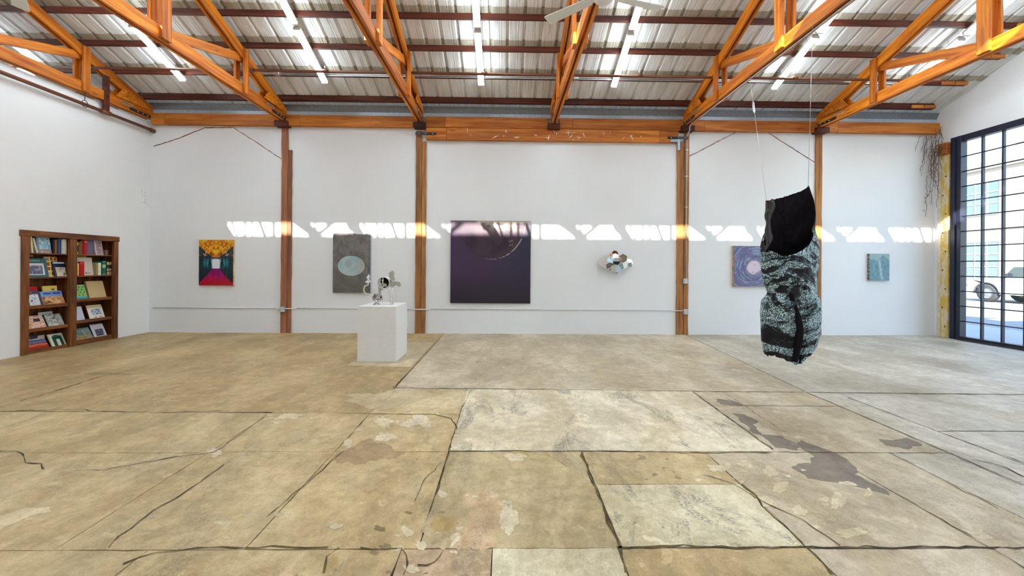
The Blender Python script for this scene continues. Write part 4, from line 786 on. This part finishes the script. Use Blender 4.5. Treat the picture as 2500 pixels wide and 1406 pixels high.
def book(label, yc, w_, h_, z, lean=0.0, th=.02, mat=None, spine=None, x=None, roll=0.0):
    """a face-out book: w along the wall, h tall, thickness th, leaning back by lean (radians) about its lower front edge"""
    x = XL-.055 if x is None else x
    yc = yc+(.045 if yc < 7.66 else .035)
    t = thing('book', label, 'book', (x, yc, z), 'books in the wall bookcase')
    M4 = Matrix.Rotation(-lean, 4, 'Y') @ Matrix.Rotation(roll, 4, 'X')
    def piece(nm, x0, x1, y0, y1, z0, z1, mm):
        bm = bmesh.new(); addbox(bm, x0, x1, y0, y1, z0, z1); me = bpy.data.meshes.new(nm); bm.to_mesh(me); bm.free(); me.materials.append(mm)
        o = bpy.data.objects.new(nm, me); COL.objects.link(o); o.parent = t; o.matrix_basis = M4; return o
    c = min(.003, th*.2)
    piece('front_cover', -c, 0, -w_/2, w_/2, .001, h_, mat); piece('back_cover', -th, -th+c, -w_/2, w_/2, .001, h_, spine or mat)
    piece('pages', -th+c, -c, -w_/2+.001+c, w_/2-.004, .004, h_-.003, PAGE); piece('spine', -th, 0, -w_/2-c, -w_/2, .001, h_, spine or mat)
    return t
def spinebook(label, yc, wd, h_, z, c, roll=0.0, depth=.17, bands=None):
    yc = yc+(.045 if yc < 7.66 else .035)
    t = thing('book', label, 'book', (XL-.05, yc, z), 'books in the wall bookcase'); M4 = Matrix.Rotation(roll, 4, 'X')
    mt = plain('cloth_%d_%d_%d' % c, srgb(*c), .6, var=.1)
    def piece(nm, x0, x1, y0, y1, z0, z1, mm):
        bm = bmesh.new(); addbox(bm, x0, x1, y0, y1, z0, z1); me = bpy.data.meshes.new(nm); bm.to_mesh(me); bm.free(); me.materials.append(mm)
        o = bpy.data.objects.new(nm, me); COL.objects.link(o); o.parent = t; o.matrix_basis = M4; return o
    k = .0025
    piece('spine', -k, 0, -wd/2, wd/2, .001, h_, mt); piece('cover', -depth, -k, -wd/2, -wd/2+k, .001, h_, mt); piece('cover', -depth, -k, wd/2-k, wd/2, .001, h_, mt); piece('pages', -depth+.004, -k, -wd/2+k, wd/2-k, .004, h_-.004, PAGE)
    for (v0, v1, cc) in (bands or []): piece('spine_label', 0, .0012, -wd/2+.002, wd/2-.002, h_*v0, h_*v1, plain('band_%d_%d_%d' % cc, srgb(*cc), .5))
    return t
def pw(x0, x1, y=700): return abs(ly(x1, y)-ly(x0, y))
LC = lambda cx, cy=0: 0+cx*.2489                                 # crop column to photo pixel
yy = lambda cx: ly(LC(cx)); 
# row 1, left bay
z = SH1[0]
spinebook('tall cream book leaning at the left end of the top shelf', 7.03, .026, .345, z, (226, 216, 176), .08); spinebook('shorter cream book leaning against the picture book, top shelf', 7.105, .028, .26, z, (220, 208, 172), .24)
sea = cover('sea', srgb(120, 150, 190), [(0, 1, 0, 1, [srgb(60, 150, 190), srgb(150, 200, 220), srgb(214, 226, 232), srgb(40, 120, 160)], 3.5), (0, 1, 0, .22, [srgb(120, 80, 80), srgb(206, 190, 178)], 6), (0, .12, .0, 1, [srgb(120, 140, 196)], 1)])
book('pale blue seascape picture book on the top left shelf', 7.232, .205, .335, z, .16, .02, sea, x=XL-.06)
for k, (wd, h_, c, lab) in enumerate([(.028, .25, (22, 24, 40), 'navy book at the start of the upright row, top left shelf'), (.03, .25, (150, 92, 30), 'orange brown book in the upright row, top left shelf'), (.022, .26, (20, 40, 80), 'dark blue book in the upright row, top left shelf'), (.026, .27, (36, 92, 140), 'bright blue book in the upright row, top left shelf'), (.018, .275, (70, 66, 120), 'thin violet book in the upright row, top left shelf'), (.024, .255, (210, 214, 224), 'pale grey book in the upright row, top left shelf'), (.026, .265, (230, 228, 220), 'white book in the upright row, top left shelf'), (.032, .265, (222, 218, 206), 'thick off-white book at the right end of the top left shelf')]):
    spinebook(lab, 7.345+sum([.028, .03, .022, .026, .018, .024, .026, .032][:k])+k*.003+wd/2, wd, h_, z, c)
# row 2, left bay
z = SH1[1]; grn = srgb(38, 92, 96)
pic = cover('mountain_print', grn, [(.05, .84, .12, .74, [srgb(206, 208, 214)], 1), (.10, .76, .16, .62, [srgb(206, 208, 214), srgb(110, 110, 140), srgb(58, 58, 86), srgb(150, 150, 170)], 5), (.12, .7, .86, .9, [srgb(120, 170, 170)], 1)])
book('green book with a grey mountain print, second shelf on the left', 7.13, .33, .33, z, .18, .025, pic, x=XL-.06)
tag(box('wooden_stick', XL-.17, XL-.15, 6.965, 7.17, z+.355, z+.38, plain('pink_card', srgb(214, 170, 140), .7), base=(XL-.16, 7.05, z)), 'flat pink card edge above the green print book', 'card')
yel = cover('tiles', srgb(240, 206, 110), [(.14+.3*a, .36+.3*a, .08+.24*b, .26+.24*b, [srgb(90, 20, 10), srgb(190, 90, 20)] if (a+b) % 3 else [srgb(200, 190, 180), srgb(120, 60, 40)], 6) for a in range(3) for b in range(4)])
book('yellow book with a grid of red pictures, second shelf on the left', 7.395, .20, .36, z, .14, .02, yel, x=XL-.10)
wht = cover('rock', srgb(16, 30, 66), [(.12, .95, .02, .62, [srgb(60, 50, 46), srgb(196, 184, 160), srgb(224, 214, 196)], 4), (.05, .95, .86, .95, [srgb(220, 230, 240)], 1)])
book('dark blue book with a cream rock on its cover', 7.49, .20, .285, z, .24, .02, wht, x=XL-.045)
# row 3, left bay
z = SH1[2]
book('red book standing behind the dark framed drawing book', 7.15, .14, .34, z, .10, .02, cover('red', srgb(190, 10, 14)), x=XL-.15); book('yellow book standing behind the desert picture book', 7.41, .23, .345, z, .10, .02, cover('ylw', srgb(240, 214, 110), [(.6, .8, .78, .84, [srgb(60, 40, 20)], 1)]), x=XL-.14)
dr = cover('ink_drawing', srgb(54, 56, 82), [(.12, .86, .06, .78, [srgb(40, 40, 52), srgb(200, 202, 210), srgb(222, 224, 228), srgb(210, 212, 220)], 7), (.06, .5, .86, .94, [srgb(180, 60, 80)], 1)])
book('dark blue book with a white ink drawing, third shelf on the left', 7.09, .22, .285, z, .30, .02, dr, x=XL-.05)
ds = cover('desert', srgb(206, 150, 100), [(0, 1, 0, .62, [srgb(70, 40, 30), srgb(196, 140, 90), srgb(226, 180, 130)], 4), (0, 1, .64, 1, [srgb(90, 130, 216), srgb(110, 190, 230)], 3), (.12, .48, .78, .9, [srgb(110, 60, 150)], 1), (.58, .92, .78, .9, [srgb(110, 60, 150)], 1)])
book('desert landscape book with a blue title band', 7.385, .34, .265, z, .34, .025, ds, x=XL-.045)
# row 4, left bay
z = SH1[3]
book('white sheet standing behind the marbled black and white book', 7.36, .22, .27, z, .08, .012, cover('sheet', srgb(206, 214, 214)), x=XL-.17)
fl2 = cover('floral', srgb(196, 170, 80), [(.2, 1, 0, 1, [srgb(120, 30, 50), srgb(230, 170, 150), srgb(240, 220, 190), srgb(170, 60, 70)], 6), (.46, .80, .54, .78, [srgb(40, 40, 44)], 1)])
book('pink floral book with a mustard spine and black title panel', 7.115, .29, .25, z, .42, .03, fl2, spine=plain('mustard_cloth', srgb(190, 166, 80), .6), x=XL-.045)
mb = cover('marble', srgb(40, 60, 56), [(.03, .97, .03, .97, [srgb(20, 40, 40), srgb(150, 170, 160), srgb(226, 230, 226), srgb(60, 80, 76), srgb(220, 180, 150)], 5)])
book('marbled black and white book on the fourth left shelf', 7.425, .27, .25, z, .42, .02, mb, x=XL-.05)
# row 5, left bay
z = SH1[4]
book('dark blue book behind the sunset book, bottom left shelf', 7.10, .26, .25, z, .12, .02, cover('nvy', srgb(30, 36, 64), [(.1, .6, .55, .95, [srgb(30, 36, 64), srgb(190, 120, 100)], 4)]), x=XL-.16); book('small cream book behind the sunset book', 7.30, .10, .23, z, .12, .02, cover('crm', srgb(220, 210, 180)), x=XL-.17)
g = G('cover_sunset', .4); x_, y_, z_ = g.xyz(g.coord('Generated')); nz = g.noise(g.comb(y_, z_*2, 0), 4, 4); g.col(g.ramp(z_+(nz-.5)*.18, [(.05, srgb(90, 20, 14)), (.35, srgb(190, 30, 16)), (.46, srgb(240, 120, 20)), (.54, srgb(110, 70, 90)), (.7, srgb(120, 110, 160)), (.85, srgb(80, 76, 110)), (.95, srgb(190, 190, 210))]))
book('red and violet sunset landscape book on the bottom shelf', 7.13, .35, .22, z, .5, .02, g.m, x=XL-.045)
gr2 = cover('green_shape', srgb(232, 226, 202), [(.18, .86, .0, .82, [srgb(16, 76, 60)], 1), (.42, .66, 0, .58, [srgb(236, 232, 212)], 1), (.3, .7, .78, .9, [srgb(16, 76, 60), srgb(90, 140, 120)], 6)])
book('cream book with a bold green arch shape, bottom left shelf', 7.47, .23, .25, z, .42, .02, gr2, x=XL-.045)
# right bay
z = SH2[0]
for k, (wd, h_, c, lab, bnd) in enumerate([(.05, .235, (50, 34, 22), 'dark book with gold bands beside the centre stile', [(.02, .2, (214, 160, 60)), (.72, .95, (214, 160, 60))]), (.03, .24, (92, 84, 46), 'olive book on the top right shelf', None), (.028, .26, (150, 78, 36), 'rust coloured book on the top right shelf', None), (.035, .285, (130, 12, 14), 'thin dark red book on the top right shelf', None), (.055, .29, (196, 14, 18), 'thick bright red book on the top right shelf', [(.78, .9, (226, 120, 40))])]):
    spinebook(lab, 7.735+sum([.05, .03, .028, .035, .055][:k])+k*.004+wd/2, wd, h_, z, c, bands=bnd)
book('plain grey violet book facing out on the top right shelf', 8.045, .15, .295, z, .06, .02, cover('violet', srgb(110, 102, 132)), x=XL-.08)
book('pale book with a pink figure drawing, top right shelf', 8.195, .15, .29, z, .16, .02, cover('figures', srgb(206, 198, 206), [(.15, .95, .04, .92, [srgb(216, 206, 204), srgb(140, 96, 120), srgb(196, 176, 160)], 6)]), x=XL-.05)
spinebook('small dark plank-like book lying at the right end of the top right shelf', 8.33, .06, .10, z, (120, 96, 84))
z = SH2[1]
book('yellow green book behind the large cream book', 7.93, .30, .375, z, .08, .015, cover('lime', srgb(206, 200, 74)), x=XL-.17)
book('large cream book with a short handwritten title, second right shelf', 7.985, .28, .345, z, .12, .02, cover('cream_title', srgb(212, 204, 192), [(.46, .52, .08, .2, [srgb(90, 84, 84)], 1)]+[(.53+.055*k, .565+.055*k, .09, .15, [srgb(110, 104, 104)], 1) for k in range(5)]), x=XL-.10)
spinebook('slim orange book left of the red book, second right shelf', 7.785, .03, .23, z, (232, 170, 90)); spinebook('thick red book in front of the large cream book', 7.855, .085, .265, z, (170, 8, 14), bands=[(.8, .93, (200, 60, 40))], depth=.04)
spinebook('narrow olive book beside the cream upright book', 8.135, .022, .24, z, (150, 136, 96)); spinebook('cream upright book on the second right shelf', 8.19, .06, .245, z, (226, 220, 186))
spinebook('dark teal book with pale label on the second right shelf', 8.28, .075, .285, z, (14, 96, 90), bands=[(.5, .74, (150, 190, 140)), (.9, .95, (120, 180, 150)), (.05, .1, (120, 180, 150))])
for k, (c, lab) in enumerate([((44, 46, 36), 'dark book with tan square labels, left of its twin'), ((48, 44, 32), 'dark book with tan square labels at the right end')]): spinebook(lab, 8.36+.057*k, .052, .265, z, c, bands=[(.02, .24, (196, 170, 120)), (.30, .5, (190, 166, 120)), (.78, .98, (196, 168, 120))])
z = SH2[2]
book('green book with small dark figures and a blue band', 7.86, .235, .30, z, .30, .02, cover('green_figs', srgb(136, 184, 100), [(0, 1, 0, .2, [srgb(30, 160, 196)], 1)]+[(.1+.28*a+(.12 if b % 2 else 0), .18+.28*a+(.12 if b % 2 else 0), .28+.17*b, .37+.17*b, [srgb(50, 96, 60)], 1) for a in range(3) for b in range(4)]), x=XL-.05)
book('large plain tan book on the third right shelf', 8.185, .33, .36, z, .26, .035, cover('tan', srgb(196, 170, 122)), x=XL-.055)
z = SH2[3]
book('plain white booklet on the fourth right shelf', 7.835, .18, .285, z, .30, .012, cover('booklet', srgb(206, 214, 228), [(.05, .6, .5, .52, [srgb(120, 124, 140)], 1)]), x=XL-.05)
book('dark red book standing behind the white booklet', 7.97, .14, .27, z, .08, .02, cover('maroon', srgb(70, 8, 14)), x=XL-.17)
book('white book with a blue landscape picture, fourth right shelf', 8.165, .30, .29, z, .32, .03, cover('white_land', srgb(232, 226, 212), [(0, 1, .80, 1, [srgb(216, 200, 160)], 1), (.24, .84, .30, .72, [srgb(50, 70, 120), srgb(130, 160, 200), srgb(210, 214, 220), srgb(110, 90, 120)], 5), (.3, .5, .12, .17, [srgb(70, 66, 66)], 1), (.6, .86, .13, .17, [srgb(90, 86, 86)], 1)]), spine=plain('maroon_spine', srgb(110, 30, 36), .6), x=XL-.05)
z = SH2[4]
book('hazy hillside landscape book on the bottom right shelf', 7.92, .33, .25, z, .5, .02, cover('hill', srgb(90, 110, 110), [(0, 1, .5, 1, [srgb(60, 90, 100), srgb(120, 150, 150), srgb(170, 180, 170)], 3), (0, 1, 0, .5, [srgb(70, 70, 56), srgb(160, 150, 120), srgb(120, 116, 100)], 5), (.2, .6, .05, .25, [srgb(176, 150, 60), srgb(120, 100, 50)], 7)]), x=XL-.045)
book('white magazine with a dark photograph, bottom right shelf', 8.225, .25, .28, z, .40, .008, cover('magazine', srgb(208, 212, 222), [(.2, .84, .12, .62, [srgb(40, 40, 60), srgb(80, 76, 96), srgb(150, 146, 160)], 6), (.25, .7, .72, .74, [srgb(150, 150, 160)], 1)]), x=XL-.04)

# ------------------------------------------------------------------ steel window in the right wall
win = thing('window_1', 'tall dark steel gridded window in the right wall', 'window', (XR, (WY0+WY1)/2, 0), kind='structure')
XG = XR+.05; gy0, gy1 = WY0+.21, 8.74; gz0, gz1 = .08, 4.31; NCx = 15; NR = 13; cw_ = (gy1-gy0)/NCx; rh = (gz1-gz0)/NR
for nm, a in (('jamb', (XR-.03, XR+.12, gy1, WY1-.002, 0, WZ)), ('jamb', (XR-.03, XR+.12, WY0+.002, gy0, 0, WZ)), ('head', (XR-.03, XR+.12, gy0, gy1, gz1, WZ-.002)), ('sill', (XR-.03, XR+.12, gy0, gy1, .0, gz0))): box(nm, *a, M['navy'], win, bev=.006)
box('jamb_fin', XR-.055, XR-.03, gy1+.09, gy1+.13, .02, WZ-.05, M['navy'], win); box('sill_guide', XR-.10, XR-.03, gy0, gy1, 0.004, .03, M['iron'], win)
pm = bpy.data.meshes.new('pane'); pm.from_pydata([(0, 0, 0), (0, cw_, 0), (0, cw_, rh), (0, 0, rh)], [], [(0, 1, 2, 3)]); pm.materials.append(M['glass'])
for i in range(NCx):
    for k in range(NR): o = bpy.data.objects.new('pane', pm); COL.objects.link(o); o.parent = win; o.location = V((XG, gy0+i*cw_, gz0+k*rh))-org(win)
for i in range(1, NCx): box('mullion', XG-.03, XG+.025, gy0+i*cw_-.014, gy0+i*cw_+.014, gz0, gz1, M['navy'], win)
for k in range(1, NR): box('glazing_bar', XG-.02, XG+.018, gy0, gy1, gz0+k*rh-.010, gz0+k*rh+.010, M['navy'], win)
# yellow corner column with dry vine
t = thing('corner_column', 'worn yellow steel column in the right corner beside the window', 'column', (9.83, 9.05, 0))
box('flange', 9.845, 9.895, 8.96, 9.12, 0, 4.1, M['yellow'], t, bev=.004); box('web', 9.855, 9.892, 9.12, 9.20, 0, 4.1, plain('column_cream', srgb(206, 198, 180), .7, var=.15), t); box('timber_cap', 9.80, 9.898, 8.955, 9.16, 4.10, 4.36, M['post'], t, bev=.006)
for k in range(9): lathe('bolt_head', [(0, .012), (.014, .012), (.014, 0)], (9.845, 9.04+(.03 if k % 2 else -.03), .25+k*.42), (-1, 0, 0), M['iron'], t, seg=8)
vn = thing('dry_vine', 'dry brown vine climbing the corner above the yellow column', 'vine', (9.82, 9.1, 2.6)); VB = plain('vine_stem', srgb(92, 64, 44), .8); VLF = plain('dry_leaf', srgb(110, 80, 60), .8, var=.35)
lv = []; lf = []
for s in range(13):
    y = random.uniform(8.97, 9.24); xx = random.uniform(9.74, 9.79); p = V((xx, y, 4.75-random.uniform(0, .5))); P = [p]
    for k in range(random.randint(12, 26)):
        p = p+V((random.gauss(-.004, .016), random.gauss(0, .016), -random.uniform(.03, .09))); p.x = min(9.79, max(9.62, p.x)); p.y = min(9.235, max(8.93, p.y)); P.append(p.copy())
        if random.random() < .75:
            q = p+V((random.gauss(-.02, .02), random.gauss(0, .02), random.gauss(0, .02))); q.y = min(9.25, q.y); q.x = min(9.84, q.x); a = V((random.gauss(0, 1), random.gauss(0, 1), random.gauss(0, 1))).normalized()*.022; b = a.orthogonal().normalized()*.014; i0 = len(lv); lv += [q-a, q+b, q+a, q-b]; lf.append((i0, i0+1, i0+2, i0+3))
    tube('stem', P, .0035, VB, vn, seg=5)
for s in range(9):
    p = V((9.80-random.uniform(0, .3), 9.262, 4.58)); P = [p]
    for k in range(random.randint(6, 16)): p = p+V((random.gauss(-.006, .02), 0, -random.uniform(.03, .08))); p.x = min(9.86, p.x); P.append(p.copy())
    tube('stem', P, .003, VB, vn, seg=5)
    for q in P:
        a = V((random.gauss(0, 1), .3, random.gauss(0, 1))).normalized()*.013; b = a.orthogonal().normalized()*.010; q = q+V((random.gauss(0, .015), -.02, 0)); i0 = len(lv); lv += [q-a, q+b, q+a, q-b]; lf.append((i0, i0+1, i0+2, i0+3))
tag(mesh('leaves', lv, lf, VLF, vn), kind='stuff')

# ------------------------------------------------------------------ outside: street, car, building
ASP = plain('street_asphalt', (.24, .235, .225), .9, var=.08, scale=2); PAV = plain('sidewalk_concrete', (.36, .355, .345), .9, var=.06, scale=2)
tag(box('street', XR+.2, 120, -60, 120, -.3, -.06, ASP, base=(30, 20, -.3)), 'sunlit asphalt street outside the window', 'street', kind='structure')
tag(box('sidewalk', XR+.2, 13.2, -60, 120, -.06, -.03, PAV, base=(11, 20, -.06)), 'pale sidewalk just outside the window', 'sidewalk', kind='structure')
tag(box('far_sidewalk', 28.5, 32, -60, 120, -.06, .06, PAV, base=(30, 20, -.06)), 'pale sidewalk across the street', 'sidewalk', kind='structure')
XBD = 32.0; bd = thing('building', 'pale two storey building across the street seen through the window', 'building', (XBD, 20, 0)); STC = plain('stucco', srgb(150, 143, 132), .9, var=.04, scale=1)
box('facade', XBD, XBD+8, 8, 44, 0, 8.2, STC, bd); box('parapet', XBD-.15, XBD+.3, 8, 44, 8.2, 8.7, STC, bd); box('roof_unit', XBD+1, XBD+4, 23, 26, 8.7, 10.2, STC, bd); box('belt_course', XBD-.08, XBD, 8, 44, 4.2, 4.5, STC, bd)
WIN = plain('window_dark', (.10, .14, .17), .15); SHF = plain('window_frame_pale', (.62, .64, .64), .5)
for k in range(6):
    for z0, z1 in ((.9, 3.4), (5.2, 7.4)):
        y0 = 11+k*5.0; wn = box('window', XBD-.03, XBD+.02, y0, y0+2.8, z0, z1, WIN, bd)
        for j in range(5): box('muntin', XBD-.06, XBD-.03, y0+j*.7-.03, y0+j*.7+.03, z0, z1, SHF, wn)
        for j in range(4): box('muntin', XBD-.06, XBD-.03, y0, y0+2.8, z0+(z1-z0)*j/3-.03, z0+(z1-z0)*j/3+.03, SHF, wn)
prism('awning', [V((XBD, 15.8, 4.1)), V((XBD-1.5, 15.8, 3.1)), V((XBD-1.5, 15.8, 2.9)), V((XBD, 15.8, 3.6))], (0, 3.4, 0), plain('awning_teal', srgb(60, 92, 104), .8), bd)
tag(tube('power_line', [(20, -10, 8.6), (20, 25, 8.1), (20, 60, 8.8)], .02, M['iron'], base=(20, 25, 8.1)), 'thin power line crossing the sky outside', 'cable')
# white pickup-like car, front pointing away (+y)
car = thing('car', 'white sport utility car parked outside the window', 'car', (24.6, 18.5, -.06)); CW = plain('car_white', (.62, .62, .62), .3, var=.02); TY = plain('tyre_rubber', (.035, .035, .035), .8); RIM = plain('wheel_rim', (.22, .22, .23), .4, .5); DGL = plain('car_window_glass', (.03, .05, .06), .08)
gz = -.06; yF = 20.75; X0c, X1c = 23.7, 25.6; R_ = .45; wy = (yF-.95, yF-.95-2.85)
prof = [(yF, .45), (yF+.02, .75), (yF-.05, 1.02), (yF-.25, 1.12), (yF-1.45, 1.22), (yF-2.1, 1.80), (yF-2.5, 1.88), (yF-4.3, 1.86), (yF-4.75, 1.20), (yF-4.85, .5)]
def arch(c): return [(c-.52*math.cos(a), max(.34, .40+.52*math.sin(a))) for a in [math.pi*k/10 for k in range(11)]]
low = [(yF-4.80, .36)]+arch(wy[1])+arch(wy[0])+[(yF-.1, .36)]
poly = [V((X0c, y, z+gz)) for y, z in prof+low]
bm = bmesh.new(); v0 = [bm.verts.new(p) for p in poly]; v1 = [bm.verts.new(p+V((X1c-X0c, 0, 0))) for p in poly]; n = len(poly)
bm.faces.new(v0); bm.faces.new(v1[::-1])
for k in range(n): bm.faces.new((v0[k], v1[k], v1[(k+1) % n], v0[(k+1) % n]))
bmesh.ops.triangulate(bm, faces=[f for f in bm.faces if len(f.verts) > 4]); bmobj('body', bm, CW, car)
for y in wy:
    for x in (X0c+.10, X1c-.10):
        wl = lathe('tyre', [(R_*.6, -.11), (R_*.95, -.11), (R_, -.07), (R_, .07), (R_*.95, .11), (R_*.6, .11)], (x, y, gz+R_), (1, 0, 0), TY, car, seg=24); lathe('rim', [(R_*.6, -.09), (R_*.5, -.05), (R_*.18, -.07), (0, -.08)], (x, y, gz+R_), (1, 0, 0), RIM, wl, seg=12, smooth=False)
    tube('wheel_arch', [(X0c-.01, y+.53*math.cos(a), gz+.42+.53*math.sin(a)) for a in [math.pi*k/12 for k in range(13)]], .035, plain('arch_trim', (.06, .06, .065), .6), car)
for a, b in (((yF-1.62, 1.24), (yF-2.95, 1.24)), ((yF-3.05, 1.24), (yF-4.45, 1.24))):
    top = 1.72; prism('side_window', [V((X0c-.006, a[0], a[1]+gz)), V((X0c-.006, a[0]-(.42 if a[0] > 19 else 0.05), top+gz)), V((X0c-.006, b[0]+(.0 if a[0] > 19 else .18), top+gz)), V((X0c-.006, b[0], b[1]+gz))], (.01, 0, 0), DGL, car)
lathe('headlight', [(0, -.03), (.08, -.02), (.10, .02)], (X0c+.02, yF-.10, gz+.82), (1, 0, 0), RIM, car, seg=14); box('bumper', X0c-.02, X1c+.02, yF-.02, yF+.14, gz+.38, gz+.62, plain('bumper_grey', (.35, .35, .36), .5), car, bev=.03); box('mirror', X0c-.22, X0c, yF-1.85, yF-1.70, gz+1.22, gz+1.42, plain('mirror_black', (.03, .03, .03), .4), car, bev=.03); box('door_handle', X0c-.03, X0c, yF-2.9, yF-2.7, gz+1.0, gz+1.04, RIM, car)
